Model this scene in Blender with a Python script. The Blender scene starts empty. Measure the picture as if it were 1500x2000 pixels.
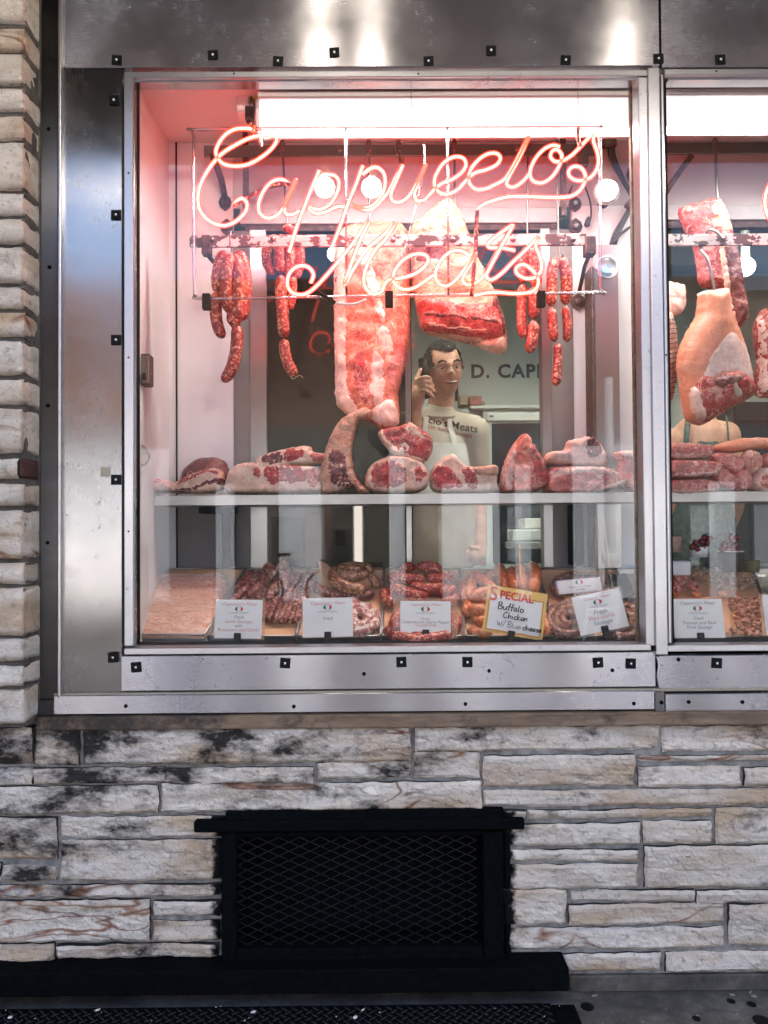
import bpy, bmesh, math, random
from mathutils import Vector, Matrix, noise
from mathutils.geometry import delaunay_2d_cdt
R = math.radians
scn = bpy.context.scene
COL = scn.collection

# ------------------------------------------------------------ camera
CAM_LOC = Vector((0.0, -2.4, 1.341))
CAM_ROT = Matrix.Rotation(R(-0.37), 3, 'Z') @ Matrix.Rotation(R(91.2), 3, 'X') @ Matrix.Rotation(-0.0072, 3, 'Z')
cd = bpy.data.cameras.new('camera')
cam = bpy.data.objects.new('camera', cd)
COL.objects.link(cam)
cam.matrix_world = Matrix.Translation(CAM_LOC) @ CAM_ROT.to_4x4()
cd.sensor_fit = 'VERTICAL'
cd.sensor_height = 36.0
cd.lens = 28.8
cd.clip_start = 0.05
cd.clip_end = 300
scn.camera = cam

# ------------------------------------------------------------ daylight
SUN_EL, SUN_AZ = R(48), R(20)
w = bpy.data.worlds.new('World')
scn.world = w
w.use_nodes = True
wn = w.node_tree
bg = wn.nodes['Background']
sky = wn.nodes.new('ShaderNodeTexSky')
sky.sky_type = 'NISHITA'
sky.sun_disc = False
sky.sun_elevation = SUN_EL
sky.sun_rotation = SUN_AZ
sky.air_density = 0.7
sky.dust_density = 4.0
sky.ozone_density = 0.4
wn.links.new(sky.outputs[0], bg.inputs[0])
bg.inputs[1].default_value = 0.15
sd = bpy.data.lights.new('sun', 'SUN')
sun = bpy.data.objects.new('sun', sd)
COL.objects.link(sun)
sd.energy = 2.8
sd.angle = R(0.5)
sd.color = (1.0, 0.94, 0.86)
# sun stands behind the shop (towards +Y), so the shopfront is in shade
sv = Vector((math.sin(SUN_AZ) * math.cos(SUN_EL), math.cos(SUN_AZ) * math.cos(SUN_EL), math.sin(SUN_EL)))
sun.rotation_euler = sv.to_track_quat('Z', 'Y').to_euler()
sun.location = (0, 8, 14)

vs = scn.view_settings
vs.view_transform = 'Standard'
vs.look = 'None'
vs.exposure = 2.65
vs.gamma = 1.0
vs.use_curve_mapping = False
scn.render.engine = 'CYCLES'
cy = scn.cycles
cy.use_denoising = True
cy.max_bounces = 8
cy.diffuse_bounces = 4
cy.glossy_bounces = 5
cy.transmission_bounces = 8
cy.transparent_max_bounces = 24
cy.caustics_reflective = False
cy.caustics_refractive = False
cy.sample_clamp_indirect = 8.0

# ------------------------------------------------------------ helpers
RI = CAM_ROT
F = 1600.0

def P(px, py, Y):
    """point of the plane y = Y seen at pixel (px, py) of the 1500 x 2000 photograph"""
    d = RI @ Vector(((px - 750) / F, (1000 - py) / F, -1.0))
    t = (Y - CAM_LOC.y) / d.y
    return CAM_LOC + d * t

def S(Y):
    return (Y + 2.4) / F

def rnd(a, b):
    return random.uniform(a, b)

def mesh_data(name, verts, faces, mats, smooth=False, fmat=None):
    me = bpy.data.meshes.new(name)
    me.from_pydata([tuple(v) for v in verts], [], faces)
    if not isinstance(mats, (list, tuple)):
        mats = [mats]
    for m in mats:
        me.materials.append(m)
    if fmat:
        me.polygons.foreach_set('material_index', fmat)
    if smooth:
        me.polygons.foreach_set('use_smooth', [True] * len(me.polygons))
    me.update()
    return me

def root_loc(o):
    v = Vector(o.location)
    while o.parent:
        o = o.parent
        v += Vector(o.location)
    return v

def tag(o, label=None, cat=None, group=None, kind=None):
    if label: o['label'] = label
    if cat: o['category'] = cat
    if group: o['group'] = group
    if kind: o['kind'] = kind
    return o

def thing(name, label, cat, loc, group=None):
    o = bpy.data.objects.new(name, None)
    o.empty_display_size = 0.05
    COL.objects.link(o)
    o.location = loc
    return tag(o, label, cat, group)

def part(name, vf, mats, parent=None, smooth=False, fmat=None, kind=None, label=None):
    """link (verts, faces) given in world space as one mesh object"""
    verts, faces = vf
    if parent is not None:
        off = root_loc(parent)
        verts = [Vector(v) - off for v in verts]
        loc = Vector((0, 0, 0))
    else:
        xs = [v[0] for v in verts]; ys = [v[1] for v in verts]; zs = [v[2] for v in verts]
        loc = Vector(((min(xs) + max(xs)) / 2, (min(ys) + max(ys)) / 2, min(zs)))
        verts = [Vector(v) - loc for v in verts]
    me = mesh_data(name, verts, faces, mats, smooth, fmat)
    o = bpy.data.objects.new(name, me)
    COL.objects.link(o)
    o.location = loc
    if parent is not None:
        o.parent = parent
    if kind: o['kind'] = kind
    if label: o['label'] = label
    return o

def copy_tree(o, parent=None):
    c = o.copy()
    COL.objects.link(c)
    c.parent = parent
    for ch in list(o.children):
        copy_tree(ch, c)
    return c

def join(*vfs):
    V, Fc = [], []
    for v, f in vfs:
        n = len(V)
        V += list(v)
        Fc += [tuple(i + n for i in q) for q in f]
    return V, Fc

def box(x0, x1, y0, y1, z0, z1, bev=0.0, seg=1):
    if x0 > x1: x0, x1 = x1, x0
    if y0 > y1: y0, y1 = y1, y0
    if z0 > z1: z0, z1 = z1, z0
    V = [Vector((x, y, z)) for x in (x0, x1) for y in (y0, y1) for z in (z0, z1)]
    Fc = [(0, 1, 3, 2), (4, 6, 7, 5), (0, 4, 5, 1), (2, 3, 7, 6), (0, 2, 6, 4), (1, 5, 7, 3)]
    if bev <= 0:
        return V, Fc
    bm = bmesh.new()
    vs_ = [bm.verts.new(v) for v in V]
    for f in Fc:
        bm.faces.new([vs_[i] for i in f])
    bmesh.ops.bevel(bm, geom=bm.edges[:], offset=bev, segments=seg, profile=0.5, affect='EDGES')
    bm.verts.index_update()
    out = [v.co.copy() for v in bm.verts], [tuple(v.index for v in f.verts) for f in bm.faces]
    bm.free()
    return out

def pbox(px0, py0, px1, py1, Yf, Yb, bev=0.0, seg=1):
    """box whose front face fills this pixel rectangle at depth Yf"""
    ym, xm = (py0 + py1) / 2, (px0 + px1) / 2
    return box(P(px0, ym, Yf).x, P(px1, ym, Yf).x, Yf, Yb, P(xm, py0, Yf).z, P(xm, py1, Yf).z, bev, seg)

def obox(c, u, v, n, hu, hv, hn, bev=0.0):
    V, Fc = box(-hu, hu, -hv, hv, -hn, hn, bev)
    return [c + u * p.x + v * p.y + n * p.z for p in V], Fc

def crom(pts, k=6, closed=False):
    n = len(pts)
    pts = [Vector(p) for p in pts]
    out = []
    rng = range(n) if closed else range(n - 1)
    for i in rng:
        p1, p2 = pts[i], pts[(i + 1) % n]
        p0 = pts[i - 1] if (closed or i > 0) else p1 + (p1 - p2)
        p3 = pts[(i + 2) % n] if (closed or i + 2 < n) else p2 + (p2 - p1)
        for j in range(k):
            t = j / k
            out.append(0.5 * (2 * p1 + (p2 - p0) * t + (2 * p0 - 5 * p1 + 4 * p2 - p3) * t * t + (3 * p1 - p0 - 3 * p2 + p3) * t ** 3))
    if not closed:
        out.append(pts[-1])
    return out

def tube(path, r, n=8, closed=False, caps=True, wob=0.0, seed=0):
    """round tube; r is a number or a list along the path"""
    pts = [Vector(p) for p in path]
    m = len(pts)
    if m < 2: return [], []
    rad = r if isinstance(r, (list, tuple)) else [r] * m
    V, Fc = [], []
    nrm = None
    for i in range(m):
        a = pts[i - 1] if (i > 0 or closed) else pts[i]
        b = pts[(i + 1) % m] if (i < m - 1 or closed) else pts[i]
        t = (b - a)
        if t.length < 1e-9: t = Vector((0, 0, 1))
        t.normalize()
        if nrm is None:
            nrm = t.orthogonal().normalized()
        else:
            nrm = nrm - t * nrm.dot(t)
            if nrm.length < 1e-6: nrm = t.orthogonal()
            nrm.normalize()
        bn = t.cross(nrm)
        for j in range(n):
            a_ = 2 * math.pi * j / n
            d = nrm * math.cos(a_) + bn * math.sin(a_)
            rr = rad[i]
            if wob:
                rr *= 1 + wob * noise.noise((pts[i] + d * rad[i]) * 60 + Vector((seed * 3.1, 0, 0)))
            V.append(pts[i] + d * rr)
    for i in range(m if closed else m - 1):
        for j in range(n):
            a0 = i * n + j; a1 = i * n + (j + 1) % n
            b0 = ((i + 1) % m) * n + j; b1 = ((i + 1) % m) * n + (j + 1) % n
            Fc.append((a0, a1, b1, b0))
    if caps and not closed:
        Fc.append(tuple(range(n - 1, -1, -1)))
        Fc.append(tuple((m - 1) * n + j for j in range(n)))
    return V, Fc

def cyl(p0, p1, r, n=12, r1=None):
    return tube([p0, p1], [r, r if r1 is None else r1], n)

def lathe(c, axis, prof, n=16):
    """prof: list of (distance along axis, radius)"""
    axis = Vector(axis).normalized()
    u = axis.orthogonal().normalized(); v = axis.cross(u)
    V, Fc = [], []
    for d, r in prof:
        for j in range(n):
            a = 2 * math.pi * j / n
            V.append(Vector(c) + axis * d + (u * math.cos(a) + v * math.sin(a)) * max(r, 1e-5))
    for i in range(len(prof) - 1):
        for j in range(n):
            Fc.append((i * n + j, i * n + (j + 1) % n, (i + 1) * n + (j + 1) % n, (i + 1) * n + j))
    Fc.append(tuple(range(n - 1, -1, -1)))
    Fc.append(tuple((len(prof) - 1) * n + j for j in range(n)))
    return V, Fc

def ball(c, rx, ry=None, rz=None, nu=14, nv=9):
    ry = rx if ry is None else ry; rz = rx if rz is None else rz
    V, Fc = [], []
    for i in range(nv + 1):
        th = math.pi * (i + 0.0) / nv
        for j in range(nu):
            ph = 2 * math.pi * j / nu
            s = max(math.sin(th), 1e-3)
            V.append(Vector(c) + Vector((rx * s * math.cos(ph), ry * s * math.sin(ph), rz * math.cos(th))))
    for i in range(nv):
        for j in range(nu):
            Fc.append((i * nu + j, (i + 1) * nu + j, (i + 1) * nu + (j + 1) % nu, i * nu + (j + 1) % nu))
    return V, Fc

def prism(pts, d):
    """flat polygon (list of Vectors) extruded by vector d"""
    n = len(pts)
    V = [Vector(p) for p in pts] + [Vector(p) + d for p in pts]
    Fc = [tuple(range(n)), tuple(range(2 * n - 1, n - 1, -1))]
    for i in range(n):
        j = (i + 1) % n
        Fc.append((j, i, n + i, n + j))
    return V, Fc

# ---- inflated solids from an outline (meat cuts, bodies of cloth ...)
def _inside(x, y, poly):
    c = False
    j = len(poly) - 1
    for i in range(len(poly)):
        xi, yi = poly[i]; xj, yj = poly[j]
        if (yi > y) != (yj > y) and x < (xj - xi) * (y - yi) / (yj - yi) + xi:
            c = not c
        j = i
    return c

def _dist(x, y, poly):
    best = 1e9
    j = len(poly) - 1
    for i in range(len(poly)):
        ax, ay = poly[j]; bx, by = poly[i]
        dx, dy = bx - ax, by - ay
        l = dx * dx + dy * dy
        t = 0 if l == 0 else max(0, min(1, ((x - ax) * dx + (y - ay) * dy) / l))
        qx, qy = ax + t * dx - x, ay + t * dy - y
        q = qx * qx + qy * qy
        if q < best: best = q
        j = i
    return math.sqrt(best)

class Slab:
    """thick piece with the given front outline (pixels) standing at depth Y, half thickness t (metres)"""
    def __init__(s, outline, Y, t, r=None, res=6, amp=0.004, freq=45, seed=0, smooth=True, rag=0.0, lean=0.0):
        pts = [Vector((a, b, 0)) for a, b in outline]
        poly = crom(pts, 5, True) if smooth else pts
        # even resampling
        out = []
        n = len(poly)
        for i in range(n):
            a, b = poly[i], poly[(i + 1) % n]
            k = max(1, int((b - a).length / res))
            for j in range(k):
                out.append(a + (b - a) * (j / k))
        if rag:
            out = [p + Vector((noise.noise(p * 0.11 + Vector((seed, 3, 0))) + .4 * noise.noise(p * 0.33 + Vector((seed, 8, 0))), noise.noise(p * 0.11 + Vector((9, seed, 0))) + .4 * noise.noise(p * 0.33 + Vector((4, seed, 0))), 0)) * rag for p in out]
        s.poly = [(p.x, p.y) for p in out]
        xs = [p[0] for p in s.poly]; ys = [p[1] for p in s.poly]
        s.bb = (min(xs), max(xs), min(ys), max(ys))
        s.r = r or 0.42 * min(s.bb[1] - s.bb[0], s.bb[3] - s.bb[2])
        s.Y, s.t, s.amp, s.freq, s.seed, s.lean = Y, t, amp, freq, seed, lean
        s.res = res

    def f(s, d):
        q = 1 - min(d / s.r, 1.0)
        return math.sqrt(max(0.0, 1 - q * q))

    def mid(s, x, y):
        return s.Y + s.lean * (s.bb[3] - y) * S(s.Y)

    def front(s, x, y, d=None):
        if d is None:
            d = _dist(x, y, s.poly) if _inside(x, y, s.poly) else 0.0
        p = P(x, y, s.Y)
        q = Vector((p.x, s.seed * 1.7, p.z)) * s.freq
        nz = noise.fractal(q, 0.8, 2.2, 5)
        e = s.f(d)
        return s.mid(x, y) - s.t * e - s.amp * nz * min(1, e * 1.6)

    def grid(s, poly, res):
        rs = random.Random(s.seed + 5)
        pts = [Vector((x, y)) for x, y in poly]
        nb = len(pts)
        x0, x1 = min(p.x for p in pts), max(p.x for p in pts)
        y0, y1 = min(p.y for p in pts), max(p.y for p in pts)
        inn = []
        yy = y0 + res * 0.6; row = 0
        while yy < y1:
            xx = x0 + res * (0.3 + 0.5 * (row % 2))
            while xx < x1:
                x = xx + rs.uniform(-.2, .2) * res; y = yy + rs.uniform(-.2, .2) * res
                if _inside(x, y, poly) and _dist(x, y, poly) > res * 0.55:
                    inn.append(Vector((x, y)))
                xx += res
            yy += res * 0.87; row += 1
        ed = [(i, (i + 1) % nb) for i in range(nb)]
        vo, eo, fo, ov, oe, of = delaunay_2d_cdt(pts + inn, ed, [list(range(nb))], 1, 1e-4)
        return [(v.x, v.y) for v in vo], [tuple(f) for f in fo]

    def mesh(s):
        v2, f2 = s.grid(s.poly, s.res)
        V, edge = [], []
        ds = [_dist(x, y, s.poly) for x, y in v2]
        for (x, y), d in zip(v2, ds):
            p = P(x, y, s.Y)
            V.append(Vector((p.x, s.front(x, y, d), p.z)))
        back = {}
        for i, ((x, y), d) in enumerate(zip(v2, ds)):
            if d < 0.05:
                back[i] = i
            else:
                p = P(x, y, s.Y)
                back[i] = len(V)
                V.append(Vector((p.x, s.mid(x, y) + s.t * s.f(d), p.z)))
        Fc = []
        for f in f2:
            a = V[f[0]]; b = V[f[1]]; c = V[f[2]]
            ny = (b - a).cross(c - a).y
            g = f if ny < 0 else tuple(reversed(f))
            Fc.append(g)
            h = tuple(back[i] for i in reversed(g))
            if set(h) != set(g): Fc.append(h)
        return V, Fc

    def patch(s, outline, lift=0.003, r=6, res=None, amp=0.0015, seed=1, smooth=True, rag=0.0):
        """thin piece grown on the front of this slab"""
        res = res or s.res * 0.8
        q = Slab(outline, s.Y, lift, r, res, 0, s.freq, seed, smooth, rag)
        v2, f2 = q.grid(q.poly, res)
        V = []
        for x, y in v2:
            d = _dist(x, y, q.poly)
            p = P(x, y, s.Y)
            yy = s.front(x, y) + 0.0015 - (lift + 0.0015) * q.f(d) - amp * noise.noise(Vector((p.x, seed, p.z)) * 130) * q.f(d)
            V.append(Vector((p.x, yy, p.z)))
        Fc = []
        for f in f2:
            a = V[f[0]]; b = V[f[1]]; c = V[f[2]]
            Fc.append(f if (b - a).cross(c - a).y < 0 else tuple(reversed(f)))
        return V, Fc

# ------------------------------------------------------------ text
_font_cache = {}
def text_mesh(s, size, shear=0.0, bold=0.0, depth=0.0, space=1.0, align='CENTER'):
    cu = bpy.data.curves.new('t', 'FONT')
    cu.body = s; cu.size = size; cu.shear = shear; cu.offset = bold; cu.extrude = depth
    cu.space_character = space; cu.align_x = align; cu.resolution_u = 3
    ob = bpy.data.objects.new('t', cu)
    COL.objects.link(ob)
    dg = bpy.context.evaluated_depsgraph_get()
    me = bpy.data.meshes.new_from_object(ob.evaluated_get(dg))
    V = [v.co.copy() for v in me.vertices]
    Fc = [tuple(p.vertices) for p in me.polygons]
    bpy.data.objects.remove(ob); bpy.data.curves.remove(cu); bpy.data.meshes.remove(me)
    return V, Fc

def place(vf, c, u, v, n):
    V, Fc = vf
    return [c + u * p.x + v * p.y + n * p.z for p in V], Fc

# ------------------------------------------------------------ materials
class NB:
    """small node-building helper"""
    def __init__(s, name):
        s.m = bpy.data.materials.new(name)
        s.m.use_nodes = True
        s.nt = s.m.node_tree
        s.b = s.nt.nodes['Principled BSDF']
        s.out = s.nt.nodes['Material Output']
    def n(s, t, **k):
        nd = s.nt.nodes.new('ShaderNode' + t)
        for a, v in k.items():
            setattr(nd, a, v)
        return nd
    def put(s, sock, v):
        if hasattr(v, 'is_output') or isinstance(v, bpy.types.NodeSocket):
            s.nt.links.new(v, sock)
        elif v is not None:
            if isinstance(v, (tuple, list)) and len(v) == 3 and len(sock.default_value) == 4:
                v = (*v, 1)
            sock.default_value = v
    def set(s, **k):
        for a, v in k.items():
            s.put(s.b.inputs[a.replace('_', ' ')], v)
        return s
    def coord(s, scale=(1, 1, 1), rnd=0.0, rot=(0, 0, 0)):
        tc = s.n('TexCoord')
        src = tc.outputs['Object']
        if rnd:
            oi = s.n('ObjectInfo')
            ml = s.n('VectorMath', operation='SCALE')
            cb = s.n('CombineXYZ')
            for i in range(3): s.nt.links.new(oi.outputs['Random'], cb.inputs[i])
            s.nt.links.new(cb.outputs[0], ml.inputs[0]); ml.inputs['Scale'].default_value = rnd
            ad = s.n('VectorMath', operation='ADD')
            s.nt.links.new(src, ad.inputs[0]); s.nt.links.new(ml.outputs[0], ad.inputs[1])
            src = ad.outputs[0]
        mp = s.n('Mapping')
        mp.inputs['Scale'].default_value = scale
        mp.inputs['Rotation'].default_value = rot
        s.nt.links.new(src, mp.inputs['Vector'])
        return mp.outputs[0]
    def noise(s, vec, scale, detail=4, rough=.55, dist=0.0, out='Fac'):
        nd = s.n('TexNoise')
        s.put(nd.inputs['Vector'], vec)
        nd.inputs['Scale'].default_value = scale
        nd.inputs['Detail'].default_value = detail
        nd.inputs['Roughness'].default_value = rough
        nd.inputs['Distortion'].default_value = dist
        return nd.outputs[out]
    def voro(s, vec, scale, feature='F1', out='Distance'):
        nd = s.n('TexVoronoi', feature=feature)
        s.put(nd.inputs['Vector'], vec)
        nd.inputs['Scale'].default_value = scale
        return nd.outputs[out]
    def ramp(s, fac, stops, interp='LINEAR'):
        nd = s.n('ValToRGB')
        cr = nd.color_ramp
        cr.interpolation = interp
        while len(cr.elements) < len(stops): cr.elements.new(0.5)
        for e, (p, c) in zip(cr.elements, stops):
            e.position = p
            e.color = (c, c, c, 1) if not isinstance(c, (tuple, list)) else (*c, 1)
        s.put(nd.inputs[0], fac)
        return nd.outputs[0]
    def mix(s, fac, a, b, mode='MIX'):
        nd = s.n('MixRGB', blend_type=mode)
        s.put(nd.inputs[0], fac); s.put(nd.inputs[1], a); s.put(nd.inputs[2], b)
        return nd.outputs[0]
    def math(s, op, a, b=None, c=None):
        nd = s.n('Math', operation=op)
        s.put(nd.inputs[0], a)
        if b is not None: s.put(nd.inputs[1], b)
        if c is not None: s.put(nd.inputs[2], c)
        return nd.outputs[0]
    def bump(s, h, strength=.5, dist=.01, base=None):
        nd = s.n('Bump')
        nd.inputs['Strength'].default_value = strength
        nd.inputs['Distance'].default_value = dist
        s.put(nd.inputs['Height'], h)
        if base is not None: s.put(nd.inputs['Normal'], base)
        return nd.outputs[0]

MT = {}
def simple(name, col, rough=.5, metal=0.0, var=.12, scale=30, bump=0.0, coat=0.0, spec=None):
    b = NB(name)
    v = b.coord(rnd=5)
    f = b.noise(v, scale, 4)
    lo = tuple(c * (1 - var) for c in col); hi = tuple(min(1, c * (1 + var)) for c in col)
    b.set(Base_Color=b.ramp(f, [(.3, lo), (.7, hi)]), Metallic=metal)
    b.set(Roughness=b.ramp(b.noise(v, scale * .4, 3), [(.3, max(0, rough - .07)), (.7, min(1, rough + .07))]))
    if bump: b.set(Normal=b.bump(b.noise(v, scale * 3, 4), bump, .004))
    if coat: b.set(Coat_Weight=coat, Coat_Roughness=.15)
    if spec is not None: b.b.inputs['Specular IOR Level'].default_value = spec
    MT[name] = b.m
    return b.m

def emit(name, col, st):
    b = NB(name)
    b.set(Base_Color=(.8, .8, .8), Emission_Color=col, Emission_Strength=st)
    MT[name] = b.m
    return b.m

def steel(name, col, rough, streak, aniso=1.0, wave=.008, dirt=.5, grain=(1, 1, 60)):
    """brushed sheet: grain along the streak axis, oil-canning, grime specks and run marks"""
    b = NB(name)
    v = b.coord()
    vg = b.coord(scale=grain)
    g = b.noise(vg, 34, 6, .7)
    big = b.noise(v, 2.2, 3, .5)
    spots = b.noise(v, 38, 6, .7)
    sp = b.ramp(spots, [(.60, 0.0), (.72, 1.0)])
    reg = b.ramp(b.noise(v, 3.3, 4, .6), [(.42, 0.0), (.68, 1.0)])
    d = b.math('MULTIPLY', b.math('MULTIPLY', sp, reg), dirt)
    c0 = b.ramp(g, [(.3, tuple(c * .88 for c in col)), (.7, col)])
    c1 = b.mix(b.ramp(big, [(.35, 0.0), (.75, .14)]), c0, tuple(c * .62 for c in col))
    c2 = b.mix(d, c1, (.035, .03, .026))
    b.set(Base_Color=c2, Metallic=b.math('SUBTRACT', 1.0, b.math('MULTIPLY', d, .8)))
    r = b.math('ADD', b.ramp(g, [(.25, rough - .03), (.75, rough + .04)]), b.math('MULTIPLY', reg, .1))
    b.set(Roughness=b.math('ADD', r, b.math('MULTIPLY', d, .3)), Anisotropic=aniso)
    tg = b.n('Tangent', direction_type='RADIAL', axis=streak)
    b.nt.links.new(tg.outputs[0], b.b.inputs['Tangent'])
    n0 = b.bump(b.noise(v, 2.6, 2, .4), wave * 10, .012)
    b.set(Normal=b.bump(g, .02, .0004, n0))
    MT[name] = b.m
    return b.m

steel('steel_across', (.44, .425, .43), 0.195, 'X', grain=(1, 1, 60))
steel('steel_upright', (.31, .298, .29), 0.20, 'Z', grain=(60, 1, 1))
steel('steel_dark', (.10, .095, .095), .34, 'Z', grain=(60, 1, 1), dirt=.7)
steel('aluminium', (.52, .505, .505), .33, 'Z', aniso=.3, wave=.01, dirt=.75, grain=(4, 4, 4))
steel('steel_case', (.36, .34, .33), .34, 'Z', wave=.015, dirt=.25, grain=(60, 1, 1))
steel('hook_steel', (.20, .18, .165), .36, 'X', aniso=0, wave=0, dirt=.8, grain=(8, 8, 8))
steel('tray_steel', (.50, .49, .48), .30, 'X', aniso=.2, wave=.02, dirt=.5, grain=(5, 5, 5))

simple('black_plastic', (.004, .0045, .005), .5, var=.2, spec=.15)
simple('black_rubber', (.006, .006, .006), .7, var=.2, spec=.12)
simple('black_iron', (.0022, .003, .0038), .8, var=.4, scale=60, bump=.4, spec=.04)
simple('iron_wire', (.0055, .006, .007), .5, var=.5, scale=70, bump=.2, spec=.3)
simple('stud_white', (.75, .75, .75), .35, var=.05)
b = NB('wood_strip')
v = b.coord(scale=(.5, 1, 3))
c = b.ramp(b.noise(v, 14, 7, .7), [(.3, (.085, .055, .035)), (.55, (.20, .135, .085)), (.75, (.27, .20, .14))])
tc = b.n('TexCoord'); sx = b.n('SeparateXYZ'); b.nt.links.new(tc.outputs['Object'], sx.inputs[0])
gx = b.n('MapRange'); b.nt.links.new(sx.outputs['X'], gx.inputs[0])
gx.inputs[1].default_value = -1.6; gx.inputs[2].default_value = -.3; gx.inputs[3].default_value = .16; gx.inputs[4].default_value = -.06
so = b.ramp(b.math('ADD', b.noise(b.coord(), 9, 8, .75), gx.outputs[0]), [(.50, 0.0), (.66, .9)])
b.set(Base_Color=b.mix(so, c, (.02, .017, .014)), Roughness=.8, Normal=b.bump(b.noise(v, 60, 6, .7), .4, .004))
MT['wood_strip'] = b.m
simple('white_panel', (.70, .68, .675), .45, var=.03, scale=3)
simple('upper_panel', (.46, .43, .43), .45, var=.03, scale=3)
simple('white_wall', (.60, .62, .59), .7, var=.05, scale=4)
simple('grey_ceiling', (.34, .36, .33), .7, var=.08, scale=4)
simple('shop_floor', (.16, .15, .14), .5, var=.2, scale=5)
simple('dark_glass', (.050, .045, .042), .38, var=.3, scale=3)
simple('card_white', (.83, .83, .81), .5, var=.02)
simple('card_yellow', (.80, .52, .13), .5, var=.04)
simple('print_red', (.62, .04, .025), .6, var=.05)
simple('print_pale_red', (.62, .25, .22), .6, var=.05)
simple('print_green', (.025, .13, .055), .6, var=.05)
simple('print_grey', (.20, .21, .20), .6, var=.05)
simple('ink_black', (.010, .010, .012), .5, var=.1)
simple('paint_black', (.012, .016, .018), .45, var=.1)
simple('butcher_paper', (.66, .36, .18), .7, var=.12, scale=14, bump=.25)
simple('skin', (.60, .295, .205), .5, var=.15, scale=40)
simple('skin_lip', (.30, .10, .085), .45, var=.1)
simple('hair', (.010, .008, .007), .85, var=.4, scale=200, bump=.8)
simple('shirt_cloth', (.60, .52, .43), .85, var=.06, scale=20, bump=.3)
simple('apron_cloth', (.76, .74, .70), .85, var=.05, scale=20, bump=.3)
simple('apron_tan', (.42, .33, .25), .85, var=.12, scale=9, bump=.4)
simple('trousers', (.05, .05, .06), .8)
simple('top_cloth', (.09, .11, .10), .85, var=.5, scale=60)
simple('eye_white', (.42, .38, .35), .3, var=.02)
simple('rust_iron', (.085, .05, .042), .7, metal=.2, var=.5, scale=50, bump=.5)
simple('cable_black', (.035, .028, .026), .5, var=.3)
simple('ceramic', (.75, .74, .70), .3, var=.03)
simple('yellow_plastic', (.65, .42, .10), .5)
simple('box_kraft', (.33, .25, .17), .8, var=.1)
simple('box_red', (.30, .09, .07), .6, var=.5, scale=30)
simple('sky_blue_plastic', (.30, .45, .62), .4)
simple('olive', (.09, .10, .03), .35, var=.4)
simple('cherry', (.16, .008, .010), .22, var=.4, scale=40)
simple('fridge_white', (.62, .64, .60), .4, var=.03)
simple('asphalt', (.055, .055, .057), .85, var=.25, scale=40, bump=.3)
simple('opposite_brick', (.11, .06, .045), .85, var=.3, scale=8)
simple('opposite_cream', (.64, .71, .79), .7, var=.1, scale=2)
simple('opposite_grey', (.07, .07, .075), .8, var=.3, scale=2)
simple('awning_dark', (.03, .032, .035), .8, var=.2)
simple('lamp_post_paint', (.52, .55, .60), .5, var=.05)
simple('van_paint', (.75, .77, .80), .25, var=.03, coat=.5)
simple('glass_window_dark', (.02, .025, .03), .08)
simple('red_lamp_plastic', (.45, .02, .015), .3)
simple('bone', (.66, .56, .44), .5, var=.15, scale=60, bump=.2)
simple('string', (.62, .50, .38), .8)
simple('bulb_reflection', (.8, .79, .77), .12, metal=1, var=.02)
simple('soil_debris', (.70, .68, .64), .7)
simple('grime_tape', (.30, .26, .19), .7)

emit('fluorescent', (.98, .99, 1.0), .16)
emit('lamp_panel', (1.0, .97, .95), 14.5)
emit('shop_fill_glow', (.97, 1.0, .93), 15.0)
emit('bulb_glow', (1.0, .90, .78), 42.0)
emit('strip_glow', (.95, 1.0, 1.0), 1.2)
emit('spot_glow', (1.0, .94, .86), 6.0)

# window glass: clear with fresnel mirror reflection of the street
def pane_material(name, gain, tint=(1, 1, 1), base=0.0):
    b = NB(name)
    tr = b.n('BsdfTransparent'); tr.inputs[0].default_value = (*tint, 1)
    gl = b.n('BsdfGlossy'); gl.inputs['Roughness'].default_value = 0.0
    fr = b.n('Fresnel'); fr.inputs[0].default_value = 1.5
    k = b.math('MINIMUM', b.math('ADD', b.math('MULTIPLY', fr.outputs[0], gain), base), 1.0)
    mx = b.n('MixShader')
    b.nt.links.new(k, mx.inputs[0]); b.nt.links.new(tr.outputs[0], mx.inputs[1]); b.nt.links.new(gl.outputs[0], mx.inputs[2])
    b.nt.links.new(mx.outputs[0], b.out.inputs[0])
    MT[name] = b.m
    return b.m
pane_material('window_glass', 1.08, (.97, .98, .975))
pane_material('door_glass', .4, (.90, .92, .90))
pane_material('tinted_glass', .45, (.36, .33, .31), .0)
pane_material('acrylic', 2.2, (.95, .92, .92), .05)
pane_material('acrylic_rod', 2.5, (.90, .86, .86), .12)

# neon: a hot core inside a red glass tube
emit('neon_core', (1.0, .34, .30), 3.1)
b = NB('neon_shell')
tr = b.n('BsdfTransparent'); tr.inputs[0].default_value = (1, .9, .88, 1)
em = b.n('Emission'); em.inputs[0].default_value = (1, .016, .006, 1); em.inputs[1].default_value = 2.3
mx = b.n('MixShader'); mx.inputs[0].default_value = .80
b.nt.links.new(tr.outputs[0], mx.inputs[1]); b.nt.links.new(em.outputs[0], mx.inputs[2]); b.nt.links.new(mx.outputs[0], b.out.inputs[0])
MT['neon_shell'] = b.m
# blocked-out section of tube: flaking dark red paint
b = NB('neon_painted')
v = b.coord()
f = b.ramp(b.noise(v, 120, 4, .6), [(.55, 0.0), (.66, 1.0)])
b.set(Base_Color=b.mix(f, (.10, .012, .010), (.35, .04, .025)), Roughness=.45,
      Emission_Color=(1, .1, .04), Emission_Strength=b.math('MULTIPLY', f, 1.6))
MT['neon_painted'] = b.m

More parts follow.
